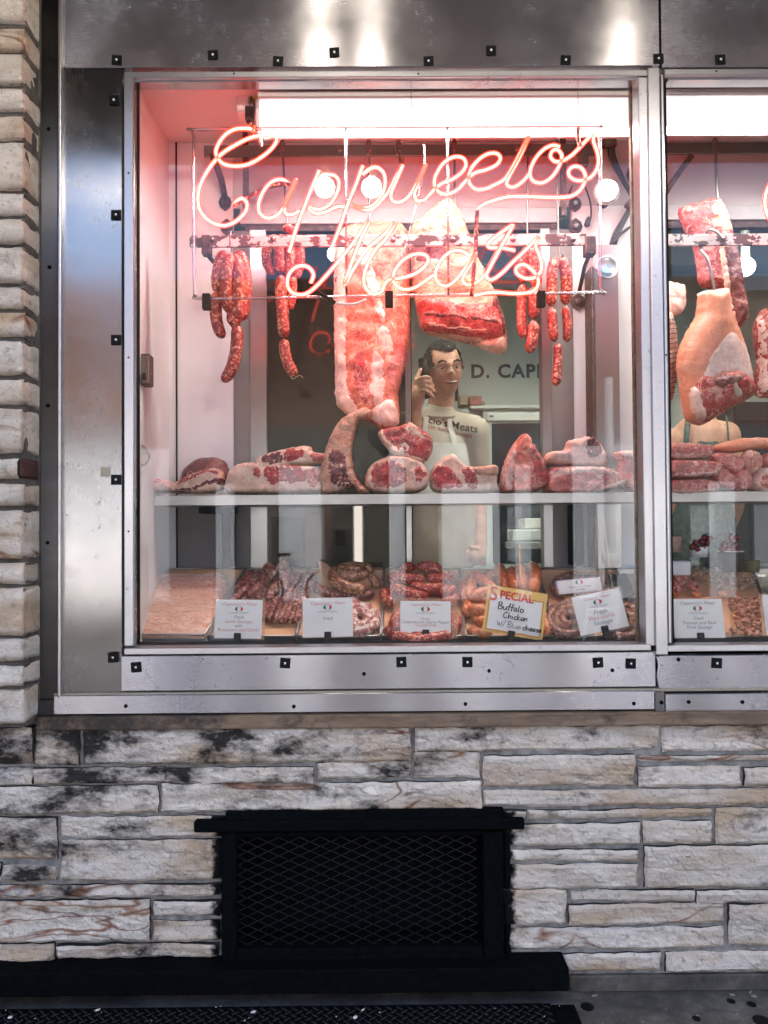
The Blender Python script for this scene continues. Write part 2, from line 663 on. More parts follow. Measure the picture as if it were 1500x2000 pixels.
# split-face sandstone
_a, _b = P(430, 1740, 0), P(990, 1740, 0)
VENT_BOX = ((_a.x + _b.x) / 2 - .2, (_b.x - _a.x) / 2 + .004, (P(700, 1594, 0).z + P(700, 1886, 0).z) / 2, (P(700, 1594, 0).z - P(700, 1886, 0).z) / 2)
def stone_material(name, soot, warm):
    b = NB(name)
    v = b.coord(rnd=9)
    tc = b.n('TexCoord'); sx = b.n('SeparateXYZ'); b.nt.links.new(tc.outputs['Object'], sx.inputs[0])
    oi = b.n('ObjectInfo')
    lay = b.noise(b.coord(scale=(1.2, 1, 5), rnd=9), 3.2, 5, .6, .6)
    fine = b.noise(v, 42, 8, .72)
    pale = b.ramp(lay, [(.30, (.56, .475, .375)), (.50, (.80, .72, .62)), (.68, (.70, .58, .45))])
    tone = b.ramp(oi.outputs['Random'], [(0, .86), (.35, 1.0), (.75, .96), (1, .88)])
    c = b.mix(1.0, pale, tone, 'MULTIPLY')
    tan = b.ramp(b.noise(b.coord(scale=(1, 1, 3), rnd=9), 2.4, 3, .5), [(.50, 0.0), (.66, warm)])
    c = b.mix(tan, c, (.50, .34, .20))
    c = b.mix(b.ramp(fine, [(.30, .8), (.46, 0.0)]), c, (.20, .17, .145))
    pit = b.noise(b.coord(scale=(1, 1, 1.4), rnd=21), 130, 8, .75)
    c = b.mix(b.ramp(pit, [(.33, .85), (.42, 0.0)]), c, (.16, .14, .12))
    c = b.mix(b.ramp(pit, [(.55, 0.0), (.72, .5)]), c, (.80, .78, .75))
    # rust-brown iron veins
    vn = b.noise(b.coord(scale=(.8, 1, 2.2), rnd=9), 2.3, 3, .5, 1.2)
    vein = b.ramp(b.math('ABSOLUTE', b.math('SUBTRACT', vn, .55)), [(0.0, .95), (.006, .7), (.022, 0.0)])
    gate = b.ramp(b.noise(b.coord(rnd=13), 1.7, 2, .5), [(.54, 0.0), (.60, 1.0)])
    c = b.mix(b.math('MULTIPLY', vein, gate), c, (.23, .085, .035))
    # black soot crust, heavier high up and towards the pillar
    st = b.noise(b.coord(scale=(.7, 1, 1.3)), 9, 9, .70)
    gx = b.n('MapRange'); b.nt.links.new(sx.outputs['X'], gx.inputs[0])
    gx.inputs[1].default_value = -1.3; gx.inputs[2].default_value = .5; gx.inputs[3].default_value = .09; gx.inputs[4].default_value = -.05
    gz = b.n('MapRange'); b.nt.links.new(sx.outputs['Z'], gz.inputs[0])
    gz.inputs[1].default_value = .1; gz.inputs[2].default_value = .75; gz.inputs[3].default_value = -.06; gz.inputs[4].default_value = .06
    sv_ = b.math('ADD', b.math('ADD', st, gx.outputs[0]), gz.outputs[0])
    so = b.ramp(sv_, [(.55, 0.0), (.70, soot)])
    c = b.mix(so, c, (.018, .017, .016))
    # black paint and soot that bled out from the vent over the stones
    xc, hw = VENT_BOX[0], VENT_BOX[1]; zc, hh = VENT_BOX[2], VENT_BOX[3]
    dx = b.math('SUBTRACT', b.math('ABSOLUTE', b.math('SUBTRACT', sx.outputs['X'], xc)), hw)
    dz = b.math('SUBTRACT', b.math('ABSOLUTE', b.math('SUBTRACT', sx.outputs['Z'], zc)), hh)
    dd = b.math('MAXIMUM', dx, dz)
    dn = b.math('ADD', dd, b.math('MULTIPLY', b.math('SUBTRACT', b.noise(b.coord(), 22, 6, .65), .5), .075))
    c = b.mix(b.ramp(dn, [(.0, 1.0), (.010, 1.0), (.022, 0.0)]), c, (.004, .0045, .005))
    b.set(Base_Color=c, Roughness=.9)
    b.b.inputs['Specular IOR Level'].default_value = .15
    rg = b.math('ABSOLUTE', b.math('SUBTRACT', b.noise(b.coord(scale=(1, 1, 1.8), rnd=9), 15, 8, .7, .4), .5))
    h0 = b.bump(b.ramp(rg, [(0, 0.0), (.10, .8), (.3, 1.0)]), .55, .010)
    h1 = b.bump(b.noise(v, 60, 8, .8), .6, .006, h0)
    b.set(Normal=b.bump(b.noise(v, 220, 6, .75), .5, .003, h1))
    MT[name] = b.m
stone_material('sandstone', .97, .75)
stone_material('sandstone_pillar', .25, .75)
simple('red_stone', (.055, .018, .015), .85, var=.4, scale=50, bump=.5)
simple('mortar', (.23, .215, .195), .9, var=.4, scale=35, bump=.8)
simple('joint_dirt_shade', (.02, .018, .016), .95, var=.5, scale=35)  # near-black stone sides draw the dirt and shadow lines of the joints
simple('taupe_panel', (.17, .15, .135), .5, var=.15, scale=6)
simple('lintel_grey', (.45, .45, .45), .5, var=.05)
simple('mortar_dirty', (.085, .075, .065), .9, var=.5, scale=25, bump=.6)
b = NB('concrete')
v = b.coord()
c = b.ramp(b.noise(v, 7, 10, .75), [(.32, (.022, .020, .017)), (.52, (.075, .067, .056)), (.72, (.17, .155, .13))])
c = b.mix(b.ramp(b.noise(v, 90, 5, .7), [(.55, 0.0), (.72, .6)]), c, (.07, .066, .06))
b.set(Base_Color=c, Roughness=.85, Normal=b.bump(b.noise(v, 70, 7, .7), .5, .005))
MT['concrete'] = b.m
simple('clean_concrete', (.28, .27, .255), .85, var=.2, scale=12, bump=.3)

# old painted rail: white paint flaked off brown steel
b = NB('flaked_paint')
v = b.coord(scale=(1, 1, 1.6))
f = b.ramp(b.noise(v, 16, 6, .62), [(.50, 0.0), (.53, 1.0)])
b.set(Base_Color=b.mix(f, (.72, .66, .62), (.085, .05, .043)), Roughness=.5, Normal=b.bump(f, .4, -.002))
MT['flaked_paint'] = b.m

# ---- meat
def meat(name, lean, fat, scale=26, amount=.5, dark=.5, stretch=(1, 1, 1), rough=.26, fine=1.0):
    """muscle with grain, sharp fat threads and fat islands"""
    b = NB(name)
    v = b.coord(scale=stretch, rnd=3)
    fib = b.noise(b.coord(scale=(2.4 * stretch[0], 1, .45 * stretch[2]), rnd=6, rot=(0, .5, 0)), scale * 4, 7, .75, .6)
    c = b.ramp(b.noise(v, scale * .5, 4, .6), [(.3, tuple(x * (1 - dark) for x in lean)), (.7, lean)])
    c = b.mix(b.ramp(fib, [(.46, 0.0), (.66, .6)]), c, tuple(min(.85, x * (1 + .8 * dark) + .02) for x in lean))
    c = b.mix(b.ramp(fib, [(.28, .7), (.44, 0.0)]), c, tuple(x * (1 - .9 * dark) for x in lean))
    def ridge(sc, wd, seed):
        n = b.noise(b.coord(scale=stretch, rnd=seed), sc, 6, .68, .9)
        return b.ramp(b.math('ABSOLUTE', b.math('SUBTRACT', n, .5)), [(0.0, 1.0), (wd * .6, .8), (wd, 0.0)])
    gate = b.ramp(b.noise(v, scale * .35, 3, .6), [(.38, 0.0), (.56, 1.0)])
    t1 = b.math('MULTIPLY', ridge(scale * .55, .020 + .02 * amount, 4), gate)
    t2 = b.math('MULTIPLY', ridge(scale * 1.7, .030 + .03 * amount, 7), min(1, amount * 1.25))
    isl = b.ramp(b.noise(v, scale * .8, 7, .68, .7), [(.64 - .16 * amount, 0.0), (.67 - .16 * amount, .95)])
    ff = b.math('MAXIMUM', b.math('MAXIMUM', t1, t2), isl)
    fc = b.mix(b.ramp(b.noise(v, scale * 5, 5, .7), [(.35, .55), (.6, 0.0)]), fat, tuple(.45 * f + .55 * l for f, l in zip(fat, lean)))
    c = b.mix(ff, c, fc)
    b.set(Base_Color=c, Roughness=b.ramp(b.noise(v, 55, 5, .7), [(.35, rough - .1), (.65, rough + .22)]))
    h = b.bump(b.noise(v, scale * 2.2, 8, .75), .7, .006)
    b.set(Normal=b.bump(ff, .35, .0015, h))
    MT[name] = b.m
    return b.m
meat('beef_lean', (.44, .004, .012), (.72, .32, .24), 30, .07, .5)
meat('beef_dark', (.13, .008, .012), (.40, .18, .13), 30, .12, .5)
meat('beef_fat', (.80, .46, .33), (.88, .66, .50), 26, .6, .22)
meat('pork_lean', (.62, .15, .12), (.84, .52, .43), 24, .25, .35)
meat('pork_fat', (.82, .47, .38), (.88, .66, .56), 20, .6, .18)
meat('pork_side', (.62, .12, .065), (.80, .42, .29), 15, .34, .4)
meat('rib_meat', (.42, .014, .016), (.78, .42, .32), 28, .22, .6, (1, 1, 1.3))
meat('dry_fat', (.52, .22, .13), (.72, .46, .32), 16, .6, .5, (1, 1, 2.2))
meat('pig_skin', (.72, .25, .135), (.76, .38, .24), 7, .12, .12, (1, 1, 1), .32, .5)
meat('tripe', (.84, .42, .28), (.88, .66, .52), 13, .5, .22, (1, 1, 4))
def sausage_mat(name, deep, mid, fleck, share=.3, scale=150, rough=.3):
    """coarse minced filling showing through a tight casing"""
    b = NB(name)
    v = b.coord(rnd=3)
    nz = b.n('TexNoise'); b.put(nz.inputs['Vector'], v); nz.inputs['Scale'].default_value = 60
    sc = b.n('VectorMath', operation='SCALE'); b.nt.links.new(nz.outputs['Color'], sc.inputs[0]); sc.inputs['Scale'].default_value = .012
    ad = b.n('VectorMath', operation='ADD'); b.nt.links.new(v, ad.inputs[0]); b.nt.links.new(sc.outputs[0], ad.inputs[1])
    cell = b.n('SeparateXYZ'); b.nt.links.new(b.voro(ad.outputs[0], scale, 'F1', 'Color'), cell.inputs[0])
    big = b.noise(v, 35, 3, .6)
    q = b.math('ADD', cell.outputs[0], b.math('MULTIPLY', b.math('SUBTRACT', big, .5), .9))
    c = b.ramp(q, [(0.0, deep), (.35, deep), (.55, mid), (1 - share, mid), (min(.99, 1.02 - share * .6), fleck)])
    c = b.mix(b.ramp(b.noise(v, 220, 4, .7), [(.42, 0.0), (.75, .45)]), c, tuple(x * .45 for x in deep))
    b.set(Base_Color=c, Roughness=b.ramp(b.noise(v, 60, 4), [(.3, rough - .08), (.7, rough + .2)]))
    b.set(Normal=b.bump(b.noise(v, 130, 5, .65), .5, .004))
    MT[name] = b.m
sausage_mat('sausage_red', (.22, .010, .006), (.46, .045, .022), (.74, .31, .19), .27, 175)
sausage_mat('sausage_dark', (.11, .014, .011), (.26, .055, .038), (.52, .26, .18), .28, 130)
sausage_mat('sausage_tan', (.22, .075, .03), (.42, .20, .10), (.62, .40, .24), .3)
sausage_mat('sausage_pale', (.40, .13, .10), (.60, .34, .27), (.78, .66, .58), .5, 110)
sausage_mat('sausage_orange', (.52, .13, .035), (.66, .22, .075), (.74, .34, .16), .25, 170)
sausage_mat('sausage_brown', (.13, .04, .024), (.26, .10, .06), (.42, .24, .16), .25)
meat('stew_meat', (.48, .13, .075), (.70, .40, .27), 40, .6, .6)
meat('shred_tan', (.34, .19, .10), (.60, .42, .28), 40, .5, .6)
meat('net_salami', (.55, .33, .24), (.72, .55, .43), 30, .5, .4)

# ============================================================ SETTING
Z0 = 0.0
pav = part('pavement', box(-6, 7, -1.3, .04, -.2, Z0), MT['concrete'], kind='structure')
part('outer_pavement', box(-6, 7, -3.4, -1.306, -.2, Z0, .004), MT['clean_concrete'], kind='structure')
part('road', box(-14, 15, -10.2, -3.55, -.35, -.12), MT['asphalt'], kind='structure')
part('kerb', box(-14, 15, -3.549, -3.401, -.3, -.004, .012), MT['concrete'], kind='structure')
part('opposite_pavement', box(-14, 15, -14.5, -10.205, -.3, 0.0), MT['concrete'], kind='structure')

# the street that the glass and steel mirror
ob_ = thing('brick_building', 'brick row building over a bright cream shopfront, across the road', 'building', (0, -13.4, 0))
part('upper_wall', box(-14, 15, -13.6, -13.3, 3.3, 6.2), MT['opposite_brick'], ob_)
part('ground_floor', box(-14, 15, -13.6, -13.25, 0, 3.297), MT['opposite_grey'], ob_)
for k, (x, wd) in enumerate([(-11.5, 1.6), (-8.2, .5), (-6.4, 2.4), (-3.1, .35), (-1.9, .8), (.2, .3), (1.2, 1.1), (2.6, .3), (3.7, 1.6), (6.3, .5), (7.6, 2.0), (11, 1.5)]):
    part('cream_bay', box(x, x + wd, -13.249, -13.12, 0, 2.2 + .7 * ((k * 7) % 3) / 2), MT['opposite_cream'], ob_)
for k in range(9):
    x = -12.5 + k * 3.0
    part('window', box(x, x + 1.1, -13.297, -13.26, 4.2, 5.6), MT['glass_window_dark'], ob_)
    part('shop_window', box(x - .4, x + 1.2, -13.247, -13.2, .6, 2.4), MT['glass_window_dark'], ob_)
bw = thing('sun_block_storeys', 'unseen upper storeys above the butcher shop, added to block the sun', 'building', (0, 1.8, 3.1))
part('upper_wall', box(-6, 7, .05, 4.6, 3.25, 5.6), MT['awning_dark'], bw)  # unseen building mass added to keep the sun off the shopfront
aw = part('awning', box(-5, 6, -1.45, .05, 3.10, 3.16), MT['awning_dark'])
tag(aw, 'dark flat awning over the pavement above the shopfront', 'awning')

for i, (px_, py_, lb_) in enumerate([(634, 366, 'bare globe bulb under the awning, first of the close pair'), (726, 366, 'bare globe bulb under the awning, second of the close pair'), (1186, 372, 'bare globe bulb under the awning, standing apart from the pair')]):
    yb = -1.3
    q = P(px_, py_, 2 * .034 - yb)
    q = Vector((q.x, yb, q.z))
    bu = thing('awning_bulb', lb_, 'bulb', q)
    part('globe', ball(q, .047, nu=20, nv=12), MT['bulb_glow'], bu, True)
    part('bulb_holder', cyl(q + Vector((0, 0, .045)), (q.x, yb, 3.10), .02, 10), MT['ceramic'], bu, True)

lp = thing('lamp_post', 'pale blue fluted lamp post at the far kerb, mirrored in the window', 'lamp post', (3.3, -9.2, 0))
for nm, prof in (('post_base', [(0, .16), (.5, .15), (.62, .12)]), ('post_shaft', [(.6, .085), (3.6, .06)]), ('post_collar', [(.95, .12), (1.02, .14), (1.1, .12)])):
    part(nm, lathe((3.3, -9.2, -.12), (0, 0, 1), prof, 14), MT['lamp_post_paint'], lp, True)
vn = thing('parked_van', 'white van parked on the road, mirrored in the window', 'van', (-4.6, -8.6, 0))
part('body', join(box(-7.0, -3.3, -9.4, -7.7, .25, 1.25, .1, 2), box(-7.0, -4.2, -9.35, -7.75, 1.2, 2.05, .12, 2)), MT['van_paint'], vn)
part('tail_light', box(-3.302, -3.26, -7.95, -7.76, .75, 1.05), MT['red_lamp_plastic'], vn)
part('side_window', box(-5.3, -4.5, -7.755, -7.73, 1.35, 1.85), MT['glass_window_dark'], vn)
for x in (-6.2, -4.0):
    part('wheel', cyl((x, -7.6, .2), (x, -7.85, .2), .32, 18), MT['black_rubber'], vn)

def mir(px, py, Y):
    """place in the street whose mirror image in the window lies at this pixel"""
    q = P(px, py, 2 * .034 - Y)
    return Vector((q.x, Y, q.z))
b0 = mir(575, 1040, -11.2)
bk = thing('bicycle', 'silver bicycle leaning by the far wall, mirrored in the window', 'bicycle', (b0.x, -11.2, 0))
wa, wb = Vector((b0.x - .52, -11.2, .34)), Vector((b0.x + .52, -11.2, .34))
for c_ in (wa, wb):
    wl_ = part('wheel', tube([c_ + Vector((.33 * math.cos(a), 0, .33 * math.sin(a))) for a in [i * math.pi / 14 for i in range(28)]], .018, 6, True), MT['hook_steel'], bk, True)
    part('spokes', join(*[cyl(c_, c_ + Vector((.32 * math.cos(a), 0, .32 * math.sin(a))), .004, 4) for a in [i * math.pi / 6 for i in range(12)]]), MT['stud_white'], wl_)
s0, h0_, b1 = Vector((b0.x - .18, -11.2, .86)), Vector((b0.x + .36, -11.2, .92)), Vector((b0.x - .05, -11.2, .32))
part('frame', join(cyl(wa, s0, .014, 7), cyl(wa, b1, .014, 7), cyl(b1, s0, .016, 7), cyl(b1, h0_, .018, 7), cyl(s0, h0_, .016, 7), cyl(h0_, wb, .015, 7)), MT['stud_white'], bk, True)
part('saddle', box(s0.x - .13, s0.x + .11, -11.26, -11.14, .90, .95, .02), MT['black_rubber'], bk)
part('handlebar', tube([h0_ + Vector((.02, -.25, .1)), h0_ + Vector((.04, 0, .12)), h0_ + Vector((.02, .25, .1))], .012, 7), MT['stud_white'], bk, True)
e0 = mir(1172, 1075, -6.5)
es = thing('sign_easel', 'white folding sign easel on the road edge, mirrored in the window', 'easel', (e0.x, -6.5, 0))
for dx, dy in ((-.22, 0), (.22, 0), (0, -.3)):
    part('leg', cyl((e0.x + dx * .2, -6.5, 1.35), (e0.x + dx, -6.5 + dy, -.12), .014, 7), MT['stud_white'], es)
part('crossbar', cyl((e0.x - .15, -6.5, .45), (e0.x + .15, -6.5, .45), .012, 7), MT['stud_white'], es)

# ============================================================ STONE
def stone_mesh(px0, py0, px1, py1, Y, seed, rough=1.0, depth=.07):
    """split-face ashlar: stepped flakes, sharp arrises, ragged outline"""
    rs = random.Random(seed)
    g = 1.6
    a = P(px0 - g, (py0 + py1) / 2, Y).x; c = P(px1 + g, (py0 + py1) / 2, Y).x
    zt = P((px0 + px1) / 2, py0 - g, Y).z; zb = P((px0 + px1) / 2, py1 + g, Y).z
    st = 0.0075
    nx = max(6, min(150, int((c - a) / st))); nz = max(4, min(20, int((zt - zb) / st)))
    off = Vector((seed * 3.7, seed * 1.3, 0))
    V, Fc = [], []
    tilt = rs.uniform(-.010, .010); tx = rs.uniform(-.008, .008)
    for j in range(nz + 1):
        for i in range(nx + 1):
            u, t = i / nx, j / nz
            x = a + (c - a) * u; z = zt + (zb - zt) * t
            e = min(u * (c - a), (1 - u) * (c - a), t * (zt - zb), (1 - t) * (zt - zb))
            q = Vector((x, 0, z)) + off
            n0 = noise.noise(Vector((q.x * 5 + q.z * 6, 1, q.z * 16)))
            stp = math.floor(n0 * 3.2) / 3.2
            n0b = noise.noise(Vector((q.x * 13 - q.z * 10, 5, q.z * 26)))
            stp2 = math.floor(n0b * 2.5) / 2.5
            n2 = noise.fractal(Vector((q.x * 18, 0, q.z * 38)), .8, 2.2, 4)
            y = Y - rough * (.009 * stp + .005 * stp2 + .0035 * n2 + tilt * (t - .5) + tx * (u - .5))
            k = min(1, e / .006)
            y += (1 - k) ** 2 * .007
            if i in (0, nx): x += .004 * noise.noise(q * 45) * rough
            if j in (0, nz): z += .0040 * noise.noise(Vector((q.x * 20, 7, q.z * 3))) * rough
            V.append(Vector((x, y, z)))
    w = nx + 1
    for j in range(nz):
        for i in range(nx):
            Fc.append((j * w + i, (j + 1) * w + i, (j + 1) * w + i + 1, j * w + i + 1))
    nfront = len(Fc)
    loop = [i for i in range(w)] + [j * w + nx for j in range(1, nz + 1)] + [nz * w + i for i in range(nx - 1, -1, -1)] + [j * w for j in range(nz - 1, 0, -1)]
    n0 = len(V)
    for k in loop:
        v = V[k]; V.append(Vector((v.x, Y + depth, v.z)))
    m = len(loop)
    for k in range(m):
        Fc.append((loop[k], loop[(k + 1) % m], n0 + (k + 1) % m, n0 + k))
    return (V, Fc), [0] * nfront + [1] * m
def add_stone(*a):
    vf, fm = stone_mesh(*a)
    return part('stone', vf, [MT['sandstone'], MT['joint_dirt_shade']], wall, False, fm)

wall = thing('stone_wall', 'low wall of split sandstone courses under the steel shopfront', 'wall', (0.2, 0.02, 0))
WS = [  # stones as seen, extended past the frame
 (-90,1424,60,1494),(66,1424,152,1494),(163,1423,800,1491),(812,1421,1290,1466),(1296,1421,1640,1466),
 (-90,1503,60,1532),(64,1503,318,1531),(321,1502,610,1530),(622,1491,801,1520),(811,1472,936,1518),
 (-90,1539,306,1590),(315,1532,940,1583),
 (946,1478,1239,1536),(1249,1478,1640,1488),(1250,1500,1448,1535),(1458,1502,1640,1534),(946,1545,1640,1572),
 (-90,1600,108,1679),(117,1598,440,1636),(117,1645,430,1719),(-90,1690,-4,1722),(4,1694,107,1720),
 (-90,1734,428,1751),(-90,1764,289,1840),(299,1764,428,1790),(299,1803,428,1838),(-90,1849,103,1906),(112,1848,424,1873),(112,1880,326,1903),(329,1880,420,1902),
 (985,1585,1026,1599),(1032,1584,1391,1600),(1401,1580,1640,1647),(988,1612,1250,1651),(1260,1607,1391,1647),
 (1000,1664,1246,1683),(1000,1692,1246,1735),(1262,1655,1640,1733),
 (988,1740,1105,1806),(1116,1742,1356,1761),(1364,1742,1640,1764),(1113,1769,1416,1805),(1428,1769,1640,1849),
 (990,1815,1413,1853),(978,1867,1291,1899),(1303,1863,1640,1897)]
for i, (a, b_, c, d) in enumerate(WS):
    add_stone(a, b_, c, d, -.010 - .010 * random.Random(i).random(), i + 1)
# courses running on beyond the frame
rs = random.Random(4)
for side in (0, 1):
    y = 1424
    while y < 1895:
        h = rs.choice([26, 40, 52, 66])
        a, c = ((-560, -96) if side == 0 else (1650, 2100))
        add_stone(a, y, c, min(y + h, 1900), -.016, 70 + y, 1.0)
        y += h + 9
# mortar bed with an opening for the vent
mz0, mz1 = 0.0, P(600, 1420, .01).z
vx0, vx1 = P(432, 1740, 0).x, P(984, 1740, 0).x
vz0, vz1 = P(700, 1882, 0).z, P(700, 1596, 0).z
xl, xr = P(-560, 1700, 0).x, P(2100, 1700, 0).x
part('mortar', join(box(xl, vx0, .003, .14, mz0, mz1), box(vx1, xr, .003, .14, mz0, mz1), box(vx0, vx1, .003, .14, vz1, mz1), box(vx0, vx1, .003, .14, mz0, vz0)), MT['mortar'], wall)
part('footing', pbox(1113, 1902, 2100, 1934, -.012, .007, .004), MT['concrete'], wall)

# stone pier beside the steel: quoin stones with a return face
pier = thing('stone_pier', 'pier of stacked sandstone quoins with a rough return edge, beside the steel channel', 'pier', (-1.3, -.06, 0))
PY = [(-260,-150),(-142,-60),(-52,34),(50,92),(101,157),(168,209),(222,266),(275,364),(374,414),(425,470),(480,547),(558,598),(608,654),(664,729),(740,787),(797,883),(895,934),(945,986),(997,1091),(1100,1141),(1150,1242),(1250,1292),(1303,1342),(1350,1416)]
def quoin(py0, py1, seed, xcut=None, xa=-330, xb=None):
    """front face plus the chamfered return that runs back to the steel"""
    Yf = -.124
    rs = random.Random(seed)
    cx = 43 + rs.uniform(-3, 3)
    zt, zb = P(40, py0, Yf).z, P(40, py1, Yf).z
    x0 = P(xa, (py0 + py1) / 2, Yf).x
    x1 = P(cx if xb is None else xb, (py0 + py1) / 2, Yf).x
    # profile in plan: front run, corner, return
    prof = []
    n1 = max(3, int((x1 - x0) / .012))
    for i in range(n1 + 1):
        prof.append((x0 + (x1 - x0) * i / n1, Yf, 0, -1))
    if xb is None:
        xe = P(75 + rs.uniform(-2.5, 2.5), (py0 + py1) / 2, -.012).x
        for i in range(1, 12):
            t = i / 11
            prof.append((x1 + (xe - x1) * t, Yf + (.114) * t, .75 * (1 - t) + .15, -.45))
    nz = max(3, int((zt - zb) / .010))
    V, Fc = [], []
    off = Vector((seed * 2.3, 5, seed))
    L = len(prof)
    for j in range(nz + 1):
        t = j / nz; z = zt + (zb - zt) * t
        e = min(t, 1 - t) * (zt - zb)
        k = min(1, e / .01)
        rd = (1 - math.sqrt(max(0, 1 - (1 - k) ** 2))) * .014
        for i, (x, y, nx, ny) in enumerate(prof):
            q = Vector((x * 1.0, y * 1.0, z)) + off
            onr = nx > 0
            a = (.010 if onr else .004) * noise.fractal(q * (14 if onr else 10), .9, 2.1, 4) - rd
            V.append(Vector((x + nx * a, y + ny * a, z + .003 * noise.noise(q * 30) * (1 if j in (0, nz) else 0))))
    for j in range(nz):
        for i in range(L - 1):
            Fc.append((j * L + i, (j + 1) * L + i, (j + 1) * L + i + 1, j * L + i + 1))
    n0 = len(V)
    for j in (0, nz):
        for i in range(L):
            v = V[j * L + i]; V.append(Vector((min(v.x, prof[-1][0] - .01), .02, v.z)))
    for i in range(L - 1):
        Fc.append((n0 + i, i, i + 1, n0 + i + 1))
        Fc.append((nz * L + i, n0 + L + i, n0 + L + i + 1, nz * L + i + 1))
    return V, Fc
for i, (a, c) in enumerate(PY):
    if (a, c) == (895, 934):
        part('stone', quoin(a, c, i + 3, xb=33), MT['sandstone_pillar'], pier, True)
        V, Fc = box(P(37, 914, -.124).x, P(76, 914, -.012).x, -.126, -.01, P(40, 895, -.124).z, P(40, 933, -.124).z, .006)
        part('stone', (V, Fc), MT['red_stone'], pier, label='dark red stone')
    else:
        part('stone', quoin(a, c, i + 3), MT['sandstone_pillar'], pier, True)
part('mortar', box(P(-330, 700, -.1).x, P(62, 700, -.05).x, -.094, .05, P(40, 1421, -.1).z, P(40, -260, -.1).z), MT['mortar_dirty'], pier)
part('mortar', box(P(62, 700, -.02).x - .012, P(79, 700, -.004).x, -.009, .03, P(40, 1417, -.02).z, P(40, -260, -.02).z), MT['mortar_dirty'], pier)

# ============================================================ STEEL SHOPFRONT
clad = thing('steel_cladding', 'brushed stainless steel sheets and trim that surround the shop windows', 'cladding', (.2, .01, .75))
SH, SV = MT['steel_across'], MT['steel_upright']
TOP = -300
part('panel', pbox(121, TOP, 1285.5, 130, 0, .03, .0012), SH, clad)
part('panel', pbox(1289, TOP, 2100, 130, 0, .03, .0012), SH, clad)
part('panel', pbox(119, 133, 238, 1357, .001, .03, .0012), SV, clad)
part('panel', pbox(236, 1277, 1281, 1346, -.004, .03, .002), SH, clad)
part('panel', pbox(1286, 1277, 2100, 1346, -.004, .03, .002), SH, clad)
part('channel', pbox(80, TOP, 113, 1366, -.002, .03, .001), MT['steel_dark'], clad)
part('edge_bead', pbox(112.5, TOP, 119, 1366, -.016, .03, .003, 2), MT['aluminium'], clad)
part('seam', pbox(100, 130.3, 240, 132.6, .012, .02), MT['black_iron'], clad)
part('trim_strip', pbox(104, 1354, 1279, 1391, -.016, .03, .002), SH, clad)
part('trim_strip', pbox(1299, 1352, 2100, 1390, -.016, .03, .002), SH, clad)
part('trim_strip', pbox(-60, 1367, 103.6, 1408, -.012, .03, .002), MT['steel_dark'], clad)
part('joint_cover', pbox(1280, 1351, 1298, 1393, -.021, .02, .0015), SV, clad)
part('drip_ledge', pbox(104, 1346.5, 2100, 1352.5, -.010, .03, .002), MT['grime_tape'], clad)
part('sealant', tube(crom([P(1283, 1281, -.005), P(1287, 1300, -.006), P(1285, 1322, -.006), P(1289, 1346, -.006)], 5), .004, 6), MT['aluminium'], clad, True)
mounts = [(228,118),(416,108),(543,120),(653,103),(837,120),(959,99),(1105,118),(1286,115),(1407,117),(223,196),(227,420),(227,664),(227,937),(221,1284),
          (266,1303),(557,1295),(784,1293),(913,1293),(1168,1294),(1232,1296),(1400,1295),(1560,1295),(1530,117)]
def mount_mesh(h=.0148):
    pl = box(-h, h, -.003, .0, -h, h, .001)
    # saddle: four small wedges round the middle
    parts = [pl]
    for a in range(4):
        c_, s_ = math.cos(a * math.pi / 2), math.sin(a * math.pi / 2)
        V, Fc = box(-.0045, .0045, -.0062, -.0028, .0045, .0125, .0006)
        parts.append(([Vector((p.x * c_ - p.z * s_, p.y, p.x * s_ + p.z * c_)) for p in V], Fc))
    return join(*parts)
mm = mesh_data('cable_mount', *mount_mesh(), MT['black_plastic'])
sm_ = mesh_data('stud', *ball((0, -.004, 0), .0036, .003, .0036, 10, 6), MT['stud_white'], True)
for i, (x, y) in enumerate(mounts):
    p = P(x, y, -.001 if y < 1270 else -.005) - root_loc(clad)
    o = bpy.data.objects.new('cable_mount', mm); COL.objects.link(o)
    o.parent = clad; o.location = p; o.rotation_euler = (0, R(random.Random(i).uniform(-5, 5)), 0)
    s = bpy.data.objects.new('stud', sm_); COL.objects.link(s); s.parent = o
scr = mesh_data('screw', *lathe((0, 0, 0), (0, -1, 0), [(0, .0058), (.002, .0055), (.0035, .003), (.0036, 0)], 10), MT['black_iron'], True)
for x, y, Y in [(95,252,-.002),(97,522,-.002),(94,792,-.002),(93,1060,-.002),(1238,1374,-.016),(1292,1372,-.021),(1345,1371,-.016),(909,1375,-.016),(574,1380,-.016),(246,1379,-.016),(1450,1371,-.016),(711,1316,-.004),(955,1310,-.004),(1196,1309,-.004),(1325,1288,-.004),(94,-20,-.002)]:
    o = bpy.data.objects.new('screw', scr); COL.objects.link(o); o.parent = clad; o.location = P(x, y, Y) - root_loc(clad)
part('tape_patch', pbox(196.5, 912, 215, 930.5, -.0008, .002), MT['grime_tape'], clad)
ts = part('timber_sill', pbox(70, 1393, 2100, 1419, -.032, .06, .004, 2), MT['wood_strip'])
tag(ts, 'weathered brown timber sill between the steel trim and the stones', 'sill')

